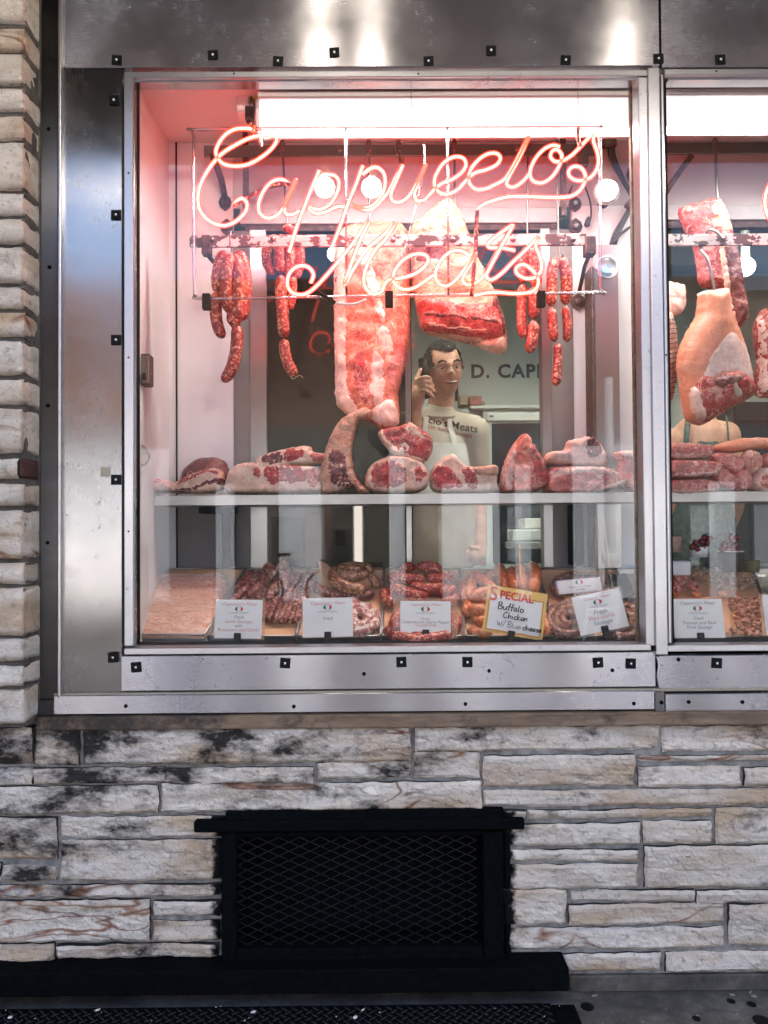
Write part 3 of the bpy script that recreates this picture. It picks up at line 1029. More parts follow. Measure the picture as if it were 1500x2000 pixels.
# ============================================================ WINDOWS
AL = MT['aluminium']
def shop_window(name, label, x0, y0, x1, y1, gx0, gy0, gx1, gy1, lw):
    t = thing(name, label, 'window', P((x0 + x1) / 2, y1, .02))
    B = lambda nm, q, m, f, bk, bv=.002: part(nm, pbox(*q, f, bk, bv), m, t)
    # outer flange, stepped bead, dark gasket; butted end to end
    B('frame_bar', (x0, y0, x1, y0 + 12), AL, -.010, .05)
    B('frame_bar', (x0, y1 - 13, x1, y1), AL, -.012, .05)
    B('frame_bar', (x0, y0 + 12.2, x0 + lw, y1 - 13.2), AL, -.010, .05)
    B('frame_bar', (x1 - lw, y0 + 12.2, x1, y1 - 13.2), AL, -.010, .05)
    a, c = y0 + 12.4, y1 - 13.4
    B('bead', (x0 + lw + .3, a, x1 - lw - .3, gy0 - 5), MT['steel_across'], .004, .05)
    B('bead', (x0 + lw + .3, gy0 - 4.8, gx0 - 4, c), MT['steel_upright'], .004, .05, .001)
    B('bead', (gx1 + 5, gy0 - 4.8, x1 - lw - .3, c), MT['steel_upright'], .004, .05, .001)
    B('gasket', (gx0 - 3.8, gy0 - 4.6, gx1 + 4.8, gy0), MT['black_rubber'], .022, .05, 0)
    B('gasket', (gx0 - 3.8, gy0 + .2, gx0, gy1 - .2), MT['black_rubber'], .022, .05, 0)
    B('gasket', (gx1, gy0 + .2, gx1 + 4.8, gy1 - .2), MT['black_rubber'], .022, .05, 0)
    B('gasket', (gx0 - 3.8, gy1, gx1 + 4.8, c), MT['black_rubber'], .022, .05, 0)
    ga, gc = P(gx0 - 2, gy0 - 2, .03), P(gx1 + 2, gy1 + 2, .03)
    part('glass_pane', ([Vector((ga.x, .034, ga.z)), Vector((gc.x, .034, ga.z)), Vector((gc.x, .034, gc.z)), Vector((ga.x, .034, gc.z))], [(0, 3, 2, 1)]), MT['window_glass'], t)
    for sx, sy in [(x0 + lw / 2, y0 + 200), (x0 + lw / 2, y0 + 560), (x0 + lw / 2, y0 + 900), ((x0 + x1) / 2 + 60, y0 + 6), ((x0 + x1) / 2 - 300, y0 + 6)]:
        o = bpy.data.objects.new('screw', scr); COL.objects.link(o); o.parent = t; o.scale = (.5, .5, .5); o.location = P(sx, sy, -.0105) - root_loc(t)
    return t
shop_window('shop_window', 'shop window holding the neon sign, in a worn aluminium frame', 242, 138, 1272, 1275, 268, 163, 1250, 1260, 18)
shop_window('shop_window', 'shop window with the hanging ham, cut off by the edge of the photo', 1298, 133, 2100, 1270, 1309, 159, 2080, 1260, 6)
ml = part('window_mullion', join(pbox(1274, 131, 1297, 1280, -.022, .06, .003, 2)), MT['aluminium'])
tag(ml, 'upright metal mullion between the two shop windows', 'mullion')

# ============================================================ CELLAR VENT, PLINTH, TREAD PLATE
vent = thing('cellar_vent', 'black cellar vent with expanded wire mesh, set in the stone wall', 'vent', P(707, 1880, .03))
BI = MT['black_iron']
part('lintel', pbox(378, 1602, 1025, 1624, -.036, .01, .004), BI, vent)
part('lintel_ledge', pbox(440, 1584, 985, 1601, -.026, .01, .003), BI, vent)
part('jamb', pbox(432, 1625, 462, 1882, -.022, .08, .003), BI, vent)
part('jamb', pbox(945, 1625, 984, 1882, -.022, .08, .003), BI, vent)
part('jamb', pbox(984.5, 1625, 998, 1868, -.010, .08, .006), BI, vent)
part('top_rail', pbox(462.3, 1625, 944.7, 1634, -.018, .06, .002), BI, vent)
part('bottom_rail', pbox(462.3, 1852, 944.7, 1882, -.026, .06, .003), BI, vent)
part('vent_back', pbox(440, 1600, 970, 1890, .105, .11), BI, vent)
# expanded metal: every strand zig-zags down the opening
strands = []
a0, a1 = P(463, 1636, .0), P(944, 1850, .0)
pw, ph = .0605, .0265
rows = int((a0.z - a1.z) / (ph / 2)) + 1
cols = int((a1.x - a0.x) / (pw / 2)) + 1
for i in range(-2, cols + 1):
    for j in range(rows):
        if (i + j) % 2: continue
        x = a0.x + i * pw / 2; z = a0.z - j * ph / 2
        for dz in (-ph / 2, ph / 2):
            x1_, z1_ = x + pw / 2, z + dz
            if x < a0.x - .001 or x1_ > a1.x + .004 or z1_ > a0.z + .002 or z1_ < a1.z - .002: continue
            down = dz < 0
            Yw = -.002
            strands.append(obox(Vector(((x + x1_) / 2, Yw, (z + z1_) / 2)), Vector((pw / 2, -.003 if down else .003, dz)).normalized(), Vector((0, -1, .8 if down else -.4)).normalized(), Vector((-dz, 0, pw / 2)).normalized(), .0155, .0019 if down else .0008, .0009))
part('wire_mesh', join(*strands), MT['iron_wire'], vent, kind='stuff')

pl = part('plinth', pbox(-560, 1899, 1112, 1946, -.085, .007, .004), BI)
tag(pl, 'black painted plinth along the foot of the stone wall, under the vent', 'plinth')
plate = thing('cellar_hatch', 'black diamond tread plate hatch set in the pavement before the plinth', 'hatch', (-.5, -.45, 0))
gx = [P(-560, 1945, -.085).x, P(1075, 1945, -.09).x, P(1122, 1945, -.09).x]
part('plate', box(gx[0], gx[1], -.95, -.088, .001, .016, .002), MT['black_iron'], plate)
part('edge_strip', box(gx[1] + .001, gx[2], -.95, -.088, .001, .012, .003), MT['black_iron'], plate)
lug = mesh_data('lug', *lathe((-.0135, 0, 0), (1, 0, 0), [(0, 0), (.003, .0024), (.0135, .0034), (.024, .0024), (.027, 0)], 6), MT['iron_wire'], True)
for r in range(9):
    for q in range(64):
        x = gx[1] - .016 - q * .029 - (r % 2) * .0145
        y = -.106 - r * .0155
        if r > 5 and q > 20: continue
        o = bpy.data.objects.new('lug', lug); COL.objects.link(o); o.parent = plate
        o.location = Vector((x, y, .0162)) - root_loc(plate)
        o.rotation_euler = (0, 0, R(42 if r % 2 else -42))
rs = random.Random(11)
deb = []
for k in range(22):
    x, y = rs.uniform(-1.1, .55), rs.uniform(-.16, -.09)
    s = rs.choice([.0012, .0015, .002, .005])
    deb.append(obox(Vector((x, y, .0175 + s * .3)), Vector((1, rs.uniform(-1, 1), .1)).normalized(), Vector((0, 0, 1)), Vector((rs.uniform(-1, 1), 1, 0)).normalized(), s, s * .35, s * .7))
part('litter', join(*deb), MT['soil_debris'], kind='stuff')
deb = []
for k in range(60):
    x, y = rs.uniform(.58, 1.6), rs.uniform(-.30, -.02)
    s = rs.choice([.0012, .0016, .0022, .004])
    deb.append(obox(Vector((x, y, s * .35)), Vector((1, rs.uniform(-1, 1), .1)).normalized(), Vector((0, 0, 1)), Vector((rs.uniform(-1, 1), 1, 0)).normalized(), s * 1.6, s * .35, s * .7))
part('litter', join(*deb), MT['grime_tape'], kind='stuff')
gum = []
for x, y, r in [(1147,1967,13),(1428,1956,8),(1468,1962,9),(1487,1994,16),(1360,1990,8)]:
    c = P(x, y, 0); k = (c.y + 2.4)
    ry = -1.34
    # point on the ground under that pixel
    d = RI @ Vector(((x - 750) / F, (1000 - y) / F, -1)); t_ = -CAM_LOC.z / d.z; g = CAM_LOC + d * t_
    gum.append([g + Vector((math.cos(a * .5236) * r * .0014, math.sin(a * .5236) * r * .0016, .0006)) for a in range(12)])
for g in gum:
    part('gum_spot', prism(g, Vector((0, 0, .0012))), MT['black_rubber'], pav)

# ============================================================ DISPLAY CASE (behind the glass)
YB = .48          # back of the case
WP, SC = MT['white_panel'], MT['steel_case']
case = thing('display_case', 'white and steel window display case with a meat shelf and sliding glass back', 'display case', (.2, .3, .9))
XL = P(268, 600, .06).x - .012
XR = P(2090, 600, .06).x
ztop = P(700, 150, .06).z
zfl = P(700, 1262, .08).z
def cz(y, Y=YB): return P(740, y, Y).z
def cx(x, Y=YB): return P(x, 800, Y).x
part('side_panel', box(XL - .02, XL, .052, YB + .02, .80, ztop), WP, case)
part('side_panel', box(XR, XR + .02, .052, YB + .02, .80, ztop), WP, case)
part('case_top', box(XL - .02, XR + .02, .052, YB + .1, ztop + .001, ztop + .02), WP, case)
zb0 = .80
# back wall pieces
def back(nm, x0, x1, y0, y1, m, Y=YB, d=.02, bev=0, z0=None, z1=None):
    return part(nm, box(cx(x0, Y), cx(x1, Y), Y, Y + d, cz(y1, Y) if z0 is None else z0, cz(y0, Y) if z1 is None else z1, bev), m, case)
xw = cx(456)
zsp = cz(988)
part('back_panel', box(XL, cx(344), YB, YB + .02, zb0, ztop), WP, case)
part('back_panel', box(cx(346.5), xw, YB, YB + .02, zsp, ztop), WP, case)
part('shelf_shade_panel', box(cx(346.5), xw, YB + .002, YB + .02, zb0, zsp - .001), MT['taupe_panel'], case)  # darker colour stands in for the shade under the shelf
part('panel_joint', box(cx(343.8), cx(346.8), YB - .004, YB + .01, zb0, cz(168)), MT['black_rubber'], case)
part('back_panel', box(xw + .001, cx(1800), YB + .001, YB + .02, cz(406), ztop), MT['upper_panel'], case)
back('door_header', 470, 1092, 406, 436, MT['lintel_grey'], YB - .012, .03, .002)
back('door_header', 1300, 1800, 404, 432, MT['lintel_grey'], YB - .012, .03, .002)
back('door_track', 480, 1092, 437, 450, MT['rust_iron'], YB - .004, .03)
back('door_track', 1300, 1800, 433, 447, MT['rust_iron'], YB - .004, .03)
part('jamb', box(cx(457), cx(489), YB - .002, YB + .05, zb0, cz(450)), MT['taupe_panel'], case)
part('jamb', box(cx(490), cx(521), YB - .010, YB + .05, zb0, cz(450)), SC, case)
part('jamb', box(cx(1059), cx(1076), YB - .010, YB + .05, zb0, cz(450)), SC, case)
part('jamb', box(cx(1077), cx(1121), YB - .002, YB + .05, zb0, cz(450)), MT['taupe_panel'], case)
part('back_panel', box(cx(1121.5), cx(1302), YB + .0, YB + .03, zb0, cz(404)), WP, case)
post = part('corner_post', pbox(1163, 478, 1211, 1110, YB - .10, YB - .003, .002), SC, case)
part('post_edge', pbox(1158, 520, 1163, 1110, YB - .11, YB - .02, .001), MT['rust_iron'], case)
part('wood_batten', pbox(1238, 170, 1250, 1255, .055, .075, .001), MT['wood_strip'], case)
# sliding doors
part('sliding_door', box(cx(521.5), cx(792), YB + .012, YB + .0122, zb0, cz(450)), MT['tinted_glass'], case, label='dark tinted sliding door pane')
part('door_stile', box(cx(792), cx(803), YB + .004, YB + .03, zb0, cz(450), .001), SC, case)
part('sliding_door', box(cx(804), cx(1058), YB + .026, YB + .0262, zb0, cz(450)), MT['door_glass'], case, label='clear sliding door pane')
part('sliding_door', box(cx(1302.5), cx(1800), YB + .026, YB + .0262, zb0, cz(447)), MT['door_glass'], case, label='clear sliding door pane')
part('door_edge', box(cx(803.1), cx(805), YB + .018, YB + .03, zb0, cz(450)), MT['black_rubber'], case)
part('back_panel', box(cx(1801), XR, YB, YB + .02, zb0, ztop), WP, case)
# shelf
YS = .28
sx0, sx1 = P(300, 975, YS).x, P(1262, 975, YS).x
zs = P(740, 964.5, YS).z
sh = part('shelf', box(sx0, P(2090, 975, YS).x, YS, YB - .013, P(740, 985, YS).z, zs, .0015), SC, case)
part('shelf_bracket', box(P(433, 1000, .36).x, P(450, 1000, .36).x, .36, YB - .014, P(740, 1108, .36).z, P(740, 987, .36).z, .003), MT['black_iron'], case)
part('shelf_bracket', box(P(1122, 1000, .36).x, P(1140, 1000, .36).x, .36, YB - .014, P(740, 1108, .36).z, P(740, 987, .36).z, .003), MT['black_iron'], case)
part('shelf_bracket', box(P(388, 990, .34).x, P(452, 990, .34).x, .34, YB - .014, P(740, 1000, .34).z, P(740, 988, .34).z), MT['black_iron'], case)
# sloping bed under the trays
T0 = Vector((0, .135, P(740, 1252, .135).z)); T1 = Vector((0, .46, P(740, 1114, .46).z))
TU = Vector((1, 0, 0)); TV = (T1 - T0).normalized(); TN = TU.cross(TV).normalized()
def T(px, py, h=0.0):
    """point on the sloping tray bed (h metres above it) seen at this pixel"""
    d = RI @ Vector(((px - 750) / F, (1000 - py) / F, -1.0))
    o = T0 + TN * h
    t = (o - CAM_LOC).dot(TN) / d.dot(TN)
    return CAM_LOC + d * t
V = [Vector((x, p.y, p.z)) - TN * k for x in (XL + .001, XR - .001) for p in (T0, T1) for k in (.012, .03)]
part('tray_bed', (V, [(0, 2, 6, 4), (1, 5, 7, 3), (0, 4, 5, 1), (2, 3, 7, 6), (0, 1, 3, 2), (4, 6, 7, 5)]), MT['tray_steel'], case)
part('case_floor', box(XL, XR, .052, YB, .79, .80), MT['black_iron'], case)
part('front_ledge', box(XL, XR, .052, .125, .80, P(740, 1256, .06).z), MT['black_iron'], case)
part('back_rest', box(XL, XR, .452, YB - .014, .80, P(740, 1116, .452).z), MT['steel_case'], case)
# small wall fittings
def fitting(nm, label, x, y, Y, w, h, bolt=True):
    t = thing(nm, label, 'plate', P(x, y, Y))
    pts = [(0, -h), (w * .75, -h * .55), (w, 0), (w * .75, h * .55), (0, h), (-w * .75, h * .55), (-w, 0), (-w * .75, -h * .55)]
    c = P(x, y, Y)
    k = S(Y)
    part('plate', prism([c + Vector((a * k, 0, -b_ * k)) for a, b_ in pts], Vector((0, -.004, 0))), MT['rust_iron'], t)
    if bolt: part('bolt', lathe(c + Vector((0, -.004, 0)), (0, -1, 0), [(0, 7 * k), (.008, 7 * k), (.012, 4 * k)], 6), MT['hook_steel'], t)
    return t
fitting('anchor_plate', 'plain diamond anchor plate on the white panel above the neon sign', 443, 225, YB - .002, 14, 21, False)
fitting('anchor_plate', 'diamond anchor plate behind the first neon letter C', 440, 396, YB - .002, 13, 17)
fitting('anchor_plate', 'diamond anchor plate just above the painted meat rail, beside the sausage hook', 443, 444, YB - .002, 13, 17)
fitting('anchor_plate', 'bolted anchor plate under the tail of the neon letter s', 1123, 399, YB - .002, 13, 16)
fitting('anchor_plate', 'bolted anchor plate with a black plug hanging beside it', 1124, 443, YB - .002, 14, 17)
fitting('anchor_plate', 'bolted anchor plate below the rail, beside the slim sausage string', 1129, 590, YB - .002, 15, 17)
fitting('anchor_plate', 'anchor plate behind the cables near the mullion', 1236, 342, YB - .002, 13, 22, False)

# rails: bar, bolts, hangers
def rail(nm, label, x0, x1, y0, y1, Y, mat_, bolts, th=.012):
    t = thing(nm, label, 'meat rail', P((x0 + x1) / 2, y1, Y))
    part('bar', pbox(x0, y0, x1, y1, Y, Y + th, .0012), mat_, t)
    k = S(Y)
    for bx_, by_ in bolts:
        part('bolt', lathe(P(bx_, by_, Y), (0, -1, 0), [(0, 5.5 * k), (.004, 5.5 * k), (.008, 3.5 * k), (.0095, 0)], 10), MT['hook_steel'], t, True)
    return t
YL, YU = .19, .37
r1 = rail('meat_rail', 'flaking painted meat rail crossing behind the neon word Meats', 370, 1146, 458, 480, YL, MT['flaked_paint'], [(414, 468), (533, 467), (768, 469), (884, 468), (1002, 468), (1119, 468)])
part('rail_end', pbox(1144, 460, 1165, 496, YL - .012, YL + .03, .003), MT['rust_iron'], r1)
part('rail_end', pbox(393, 458, 411, 496, YL - .006, YL + .03, .003), MT['rust_iron'], r1)
part('hanger', tube([P(400, 492, YL + .015), P(424, 520, YL + .2), P(436, 545, YB - .01)], .007, 8), MT['rust_iron'], r1, True)
part('hanger', tube([P(1152, 494, YL + .015), P(1142, 520, YL + .12), P(1131, 572, YB - .01)], .007, 8), MT['rust_iron'], r1, True)
r2 = rail('meat_rail', 'grey steel meat rail behind the neon name, under the light box', 398, 1172, 282, 304, YU, MT['hook_steel'], [(552, 292), (665, 293), (722, 293), (780, 294), (887, 293), (1010, 292), (1090, 292)])
part('hanger', pbox(474, 258, 484, 408, YU + .013, YU + .03), MT['rust_iron'], r2)
part('hanger', pbox(1096, 258, 1106, 420, YU + .013, YU + .03), MT['rust_iron'], r2)
part('hanger', tube([P(414, 300, YU), P(432, 350, YU + .05), P(442, 400, YB - .01)], .011, 8), MT['rust_iron'], r2, True)
part('hanger', tube([P(470, 392, YB - .02), P(520, 366, YU + .04), P(565, 357, YU - .02)], .007, 8), MT['rust_iron'], r2, True)
part('clamp', pbox(1133, 268, 1150, 322, YU - .012, YU + .02, .004), MT['hook_steel'], r2)
r3 = rail('meat_rail', 'flaking painted meat rail above the hanging ham', 1303, 1800, 456, 478, YL, MT['flaked_paint'], [(1411, 466)])
r4 = rail('meat_rail', 'grey steel meat rail carrying the rib rack hook', 1296, 1800, 277, 299, YU, MT['hook_steel'], [])
part('hanger', tube([P(1352, 302, YU), P(1310, 360, YU + .05), P(1276, 420, YB - .01)], .010, 8), MT['rust_iron'], r4, True)

# hooks
def hook(label, pts, r=.0042, top=True):
    pth = [P(x, y, Y) for x, y, Y in pts]
    o = part('meat_hook', tube(crom(pth, 6), r, 8), MT['hook_steel'], None, True)
    return tag(o, label, 'hook', 'hooks on the meat rails')
def shook(label, x, ytop, xb, yb, Yr, back=.012, r=.0042):
    """S hook: curls over the rail bar, straight shank, point turned forward"""
    return hook(label, [(x - 2, ytop + 22, Yr - .008), (x - 4, ytop + 4, Yr - .009), (x, ytop - 7, Yr + .002), (x + 3, ytop + 2, Yr + .017), (x + 1, ytop + 26, Yr + .016),
                        ((x + xb) / 2, (ytop + yb) / 2, Yr + .010), (xb, yb - 20, Yr - .004), (xb + 2, yb - 3, Yr - .006), (xb + 5, yb + 3, Yr - .016), (xb + 9, yb - 6, Yr - .026)], r)
shook('long hook behind the letter a, holding the wide sausage bunch', 552, 280, 561, 452, YU)
shook('hook behind the second neon p, holding the pork side', 720, 280, 722, 448, YU)
shook('hook through the tip of the dried beef slab', 887, 280, 889, 428, YU)
shook('thin hook holding the paired sausages before the lettered wall', 1030, 281, 1030, 478, YU, r=.003)
shook('thin hook holding the slim sausage string', 1088, 281, 1091, 502, YU, r=.003)
shook('short rail hook without any meat, near the grey rail bolt', 778, 281, 779, 316, YU)
hook('short hook holding the fat sausage bunch under the letter C', [(449, 478, YL - .006), (450, 456, YL - .006), (453, 452, YL + .006), (455, 458, YL + .016), (453, 480, YL + .012), (452, 498, YL), (455, 506, YL - .008), (460, 500, YL - .014)], .0028)
shook('bright hook over the grey rail, holding the rib rack', 1397, 277, 1401, 398, YU - .02, r=.0052)
hook('worn hook over the painted rail, holding the ham', [(1412, 468, YL - .03), (1398, 452, YL - .02), (1385, 450, YL + .0), (1376, 462, YL + .02), (1368, 486, YL + .01), (1377, 498, YL - .01), (1386, 520, YL - .02), (1396, 570, YL - .03), (1398, 585, YL - .04), (1394, 592, YL - .055)], .0052)

# light boxes
def light_box(label, x0, x1, y0, y1, Y, dif):
    t = thing('light_box', label, 'light fixture', P((x0 + x1) / 2, y1, Y))
    zt, zb = P(740, y0, Y).z, P(740, y1, Y + .085).z
    a, c = P(x0, y0, Y).x, P(x1, y0, Y).x
    part('diffuser', box(a, c, Y, Y + .02, zb, zt, .006, 3), MT[dif], t)
    part('lamp_panel', box(a + .01, c - .01, Y + .0205, Y + .0705, zb + .028, zb + .05), MT['lamp_panel'], t)
    part('end_plate', join(box(a, a + .008, Y + .0205, Y + .0705, zb + .001, zt), box(c - .008, c, Y + .0205, Y + .0705, zb + .001, zt)), WP, t)
    part('housing', box(a - .002, c + .002, Y + .071, Y + .085, zb + .001, zt, .002), WP, t)
    part('fixture_tray', box(a - .004, c + .004, Y - .004, Y + .089, zt + .001, zt + .022, .002), WP, t)
    return t
lb = light_box('glowing white fluorescent light box above the neon sign', 506, 1272, 193, 273, .115, 'fluorescent')
part('end_cap', pbox(500, 193, 505.5, 262, .113, .200, .002), WP, lb)
light_box('glowing white fluorescent light box above the hanging ham', 1278, 1900, 190, 271, .115, 'fluorescent')
sk = thing('lamp_socket', 'yellow and grey socket at the end of the light box', 'socket', P(490, 245, .18))
part('socket_body', pbox(462, 180, 486, 222, .17, .22, .003), MT['ceramic'], sk)
part('socket_cap', pbox(486.5, 179, 505, 192, .17, .21, .003), MT['yellow_plastic'], sk)
part('plug', pbox(478, 205, 493, 233, .158, .19, .005, 2), MT['cable_black'], sk)
part('lead', tube(crom([P(490, 190, .165), P(496, 205, .16), P(494, 235, .155), P(497, 258, .15)], 6), .0045, 8), MT['cable_black'], sk, True)

# spot bulb with cables on the pier
sp = thing('spot_bulb', 'dusty white spot bulb with a cable beside the mullion', 'bulb', P(1185, 372, .40))
c = P(1186, 370, .36)
part('bulb', lathe(c + Vector((.012, .075, -.004)), (-.18, -1, .03), [(0, .018), (.02, .022), (.05, .042), (.066, .044)], 18), MT['ceramic'], sp, True)
part('lens', lathe(c + Vector((.012, .075, -.004)) + Vector((-.18, -1, .03)).normalized() * .067, (-.18, -1, .03), [(0, .043), (.006, .036), (.010, .022), (.012, 0)], 18), MT['ceramic'], sp, True)
part('bulb_holder', lathe(c + Vector((.012, .078, -.004)), (.1, 1, 0), [(0, .021), (.03, .02), (.04, .016)], 12), MT['rust_iron'], sp, True)
cb = thing('cable_run', 'bundle of dark cables clamped to the white pier beside the spot bulb', 'cable', P(1205, 480, .46))
for dx, dy in ((0, 0), (5, 2), (10, 3)):
    part('cable', tube(crom([P(1188 + dx, 274, .45), P(1192 + dx, 310, .45), P(1214 + dx * .6, 352, .44), P(1232 + dx * .3, 385, .44), P(1226 + dx * .5, 410, .45), P(1200 + dx, 455, .455), P(1192 + dx, 477, .46)], 6), .0046, 7), MT['cable_black'], cb, True)
part('cable', tube(crom([P(1196, 476, .45), P(1215, 455, .45), P(1242, 436, .45)], 5), .005, 7), MT['cable_black'], cb, True)
part('cable_clamp', obox(P(1231, 396, .43), Vector((.6, 0, .8)), Vector((0, 1, 0)), Vector((.8, 0, -.6)), .022, .012, .011, .004), MT['rust_iron'], cb)
part('cable_clamp', pbox(1178, 270, 1206, 284, .43, .46, .004), MT['rust_iron'], cb)
pc = thing('plug_lead', 'thin black lead ending in a plug, beside the bolted plates', 'lead', P(1145, 448, .45))
part('lead', tube(crom([P(1141, 360, .46), P(1153, 395, .455), P(1154, 425, .45), P(1148, 440, .45)], 6), .003, 7), MT['cable_black'], pc, True)
part('plug', lathe(P(1150, 424, .45), (-.25, 0, -1), [(0, .005), (.012, .009), (.03, .011), (.036, .006)], 10), MT['cable_black'], pc, True)
part('lead', tube(crom([P(1118, 362, .46), P(1103, 400, .455), P(1096, 432, .45)], 6), .003, 7), MT['cable_black'], pc, True)
for (x, y) in [(1237, 160 + 120), (1238, 540)]:
    pass
ex = thing('switch_box', 'small metal switch box on the side panel, half hidden by the frame', 'switch box', P(284, 745, .16))
part('box_body', pbox(270, 690, 292, 752, .14, .19, .004), MT['rust_iron'], ex)
part('box_lid', pbox(272, 694, 290, 748, .134, .1395, .002), MT['hook_steel'], ex)
part('switch', pbox(277, 728, 284, 742, .126, .1335, .002), MT['black_plastic'], ex)
wh = thing('wire_whisk', 'wire whisk hanging on the side panel near the frame', 'whisk', P(285, 906, .15))
for k in range(5):
    part('wire', tube(crom([P(268, 868 + k * 4, .15), P(281 + k * 1.5, 871 + k * 4, .14 + k * .006), P(293 - k * .7, 886 + k * 3, .14 + k * .006), P(289 - k, 900 + k, .15), P(281, 909, .15), P(270, 905 - k, .15)], 5), .0012, 5), MT['hook_steel'], wh, True)
part('handle', tube([P(268, 880, .15), P(257, 870, .15)], .006, 8), MT['hook_steel'], wh)
# polished disc standing in for a bulb's reflection on the steel post
md = part('bulb_reflection', lathe(P(1186, 522, YB - .101), (0, -1, 0), [(0, .041), (.003, .041), (.004, .038), (-.004 + .006, .03), (.0015, .015), (.001, 0)], 24), MT['bulb_reflection'], None, True)
tag(md, 'polished disc standing in for a bulb reflection on the steel corner post', 'reflection')

# ============================================================ NEON SIGN
YN = .072
A1 = lambda zx, zy: (250 + zx / 3, 130 + zy / 3)
A2 = lambda zx, zy: (750 + zx / 3, 130 + zy / 3)
def npath(groups):
    out = []
    for fn, pts in groups:
        out += [fn(*p) for p in pts]
    return out
word1 = npath([(A1, [(742,372),(690,362),(620,370),(560,410),(518,480),(522,530),(560,570),(630,583),(710,570),(790,525),(850,470),(872,425),(845,405),(790,402),(710,420),(620,465),(540,520),(470,605),(422,700),(410,790),(432,860),(485,910),(560,932),(630,908),(685,855),(698,805),(672,775),(640,785),(618,815)])])
word1b = npath([(A1, [(950,690),(905,662),(850,672),(800,720),(768,790),(768,850),(805,885),(855,880),(905,835),(950,745),(985,660),(948,740),(918,820),(925,862),(965,865),(1005,845)])])
p_1 = npath([(A1, [(1120,610),(1075,715),(1030,830),(985,950),(945,1085)])])
p_1b = npath([(A1, [(1110,650),(1160,634),(1212,640),(1236,680),(1222,745),(1180,810),(1120,838),(1062,828),(1090,858),(1150,855),(1215,825),(1250,820),(1268,826)])])
p_2 = npath([(A1, [(1376,582),(1335,690),(1290,800),(1245,930),(1195,1058)])])
p_2b = npath([(A1, [(1378,630),(1415,600),(1460,592),(1500,630),(1505,700),(1480,765),(1430,815),(1372,830),(1315,808),(1360,832),(1430,835)]), (A2, [(0,765),(30,725),(70,645),(110,578)])])
w_u = npath([(A2, [(110,578),(75,660),(42,745),(50,785),(90,795),(140,765),(195,680),(246,570),(205,670),(178,745),(195,785),(240,778),(290,725),(340,685),(410,655),(465,610),(480,570),(460,535),(410,530),(350,565),(305,635),(295,690),(325,738),(375,748),(430,722),(480,670),(530,625),(600,605),(660,575),(682,535),(655,508),(600,515),(540,560),(502,620),(500,680),(535,718),(590,718),(650,692),(710,655),(770,560),(850,405),(790,540),(725,660),(725,698),(765,705),(815,670),(850,630)])])
w_o = npath([(A2, [(1030,470),(985,462),(930,490),(880,550),(855,620),(872,668),(920,682),(975,655),(1020,595),(1042,530),(1020,490),(990,492),(975,525),(1000,555),(1045,553),(1100,520),(1155,465),(1225,395),(1228,440),(1252,510),(1255,575),(1225,635),(1175,665),(1120,665),(1085,638),(1085,605),(1115,585),(1155,595),(1180,640),(1165,700),(1125,745),(1070,764),(960,766),(850,762),(740,762),(650,782),(575,812),(548,838)])])
w_m = npath([(A1, [(1072,1268),(1086,1215),(1050,1172),(990,1172),(945,1215),(935,1280),(965,1325),(1030,1335),(1100,1290),(1200,1180),(1310,1045),(1412,900),(1360,1020),(1310,1150),(1270,1280),(1320,1190),(1400,1070)]), (A2, [(0,985),(66,912),(10,1010)]), (A1, [(1445,1080),(1392,1190),(1385,1280),(1430,1332)]), (A2, [(-15,1320),(0,1285),(30,1250),(100,1240),(180,1215),(240,1170),(258,1125),(230,1100),(170,1102),(105,1140),(60,1205),(58,1265),(100,1302),(165,1302),(230,1265),(290,1222)])])
w_a = npath([(A2, [(500,1108),(455,1080),(390,1085),(330,1140),(300,1215),(320,1268),(370,1285),(425,1245),(485,1170),(540,1092),(495,1175),(462,1240),(480,1275),(530,1272),(590,1220),(650,1110),(705,1010),(757,930),(690,970),(615,1030),(618,1060),(690,1062),(768,1078)])])
w_t = npath([(A2, [(755,935),(690,1050),(625,1170),(600,1225),(630,1250),(690,1210),(760,1140),(830,1075),(903,1000),(888,1050),(915,1120),(922,1190),(885,1235),(825,1240),(778,1210),(778,1175),(820,1160),(870,1195),(903,1245),(895,1295),(855,1322),(760,1330),(640,1322),(530,1340)])])
sign = thing('neon_sign', 'red neon shop name sign hung on a clear tube frame in the window', 'neon sign', P(775, 588, YN))
tubes_1 = [word1, word1b, p_1, p_1b, p_2, p_2b, w_u, w_o]
tubes_2 = [w_m, w_a, w_t]
for grp in (tubes_1, tubes_2):
    cores, shells = [], []
    for k, pth in enumerate(grp):
        p3 = [P(x, y, YN + (.004 if (k % 2) else 0)) for x, y in pth]
        sm = crom(p3, 5)
        cores.append(tube(sm, .0044, 7)); shells.append(tube(sm, .0068, 10))
    sh_ = part('neon_tube', join(*shells), MT['neon_shell'], sign, True)
    part('glow_core', join(*cores), MT['neon_core'], sh_, True)
pb = crom([P(*A2(548, 840), YN), P(*A2(540, 950), YN + .006), P(*A2(538, 1060), YN + .008), P(*A2(525, 1200), YN + .008), P(*A2(515, 1345), YN)], 6)
part('blocked_tube', tube(pb, .0062, 9), MT['neon_painted'], sign, True)
pb = crom([P(*A1(615, 815), YN), P(*A1(680, 780), YN + .006), P(*A1(790, 715), YN + .008), P(*A1(870, 685), YN + .008), P(*A1(955, 690), YN)], 6)
part('blocked_tube', tube(pb, .0058, 9), MT['neon_painted'], sign, True)
pb = crom([P(*A2(1140, 360), YN), P(*A2(1135, 420), YN + .004), P(*A2(1150, 470), YN)], 6)
part('blocked_tube', tube(pb, .0062, 9), MT['neon_painted'], sign, True)
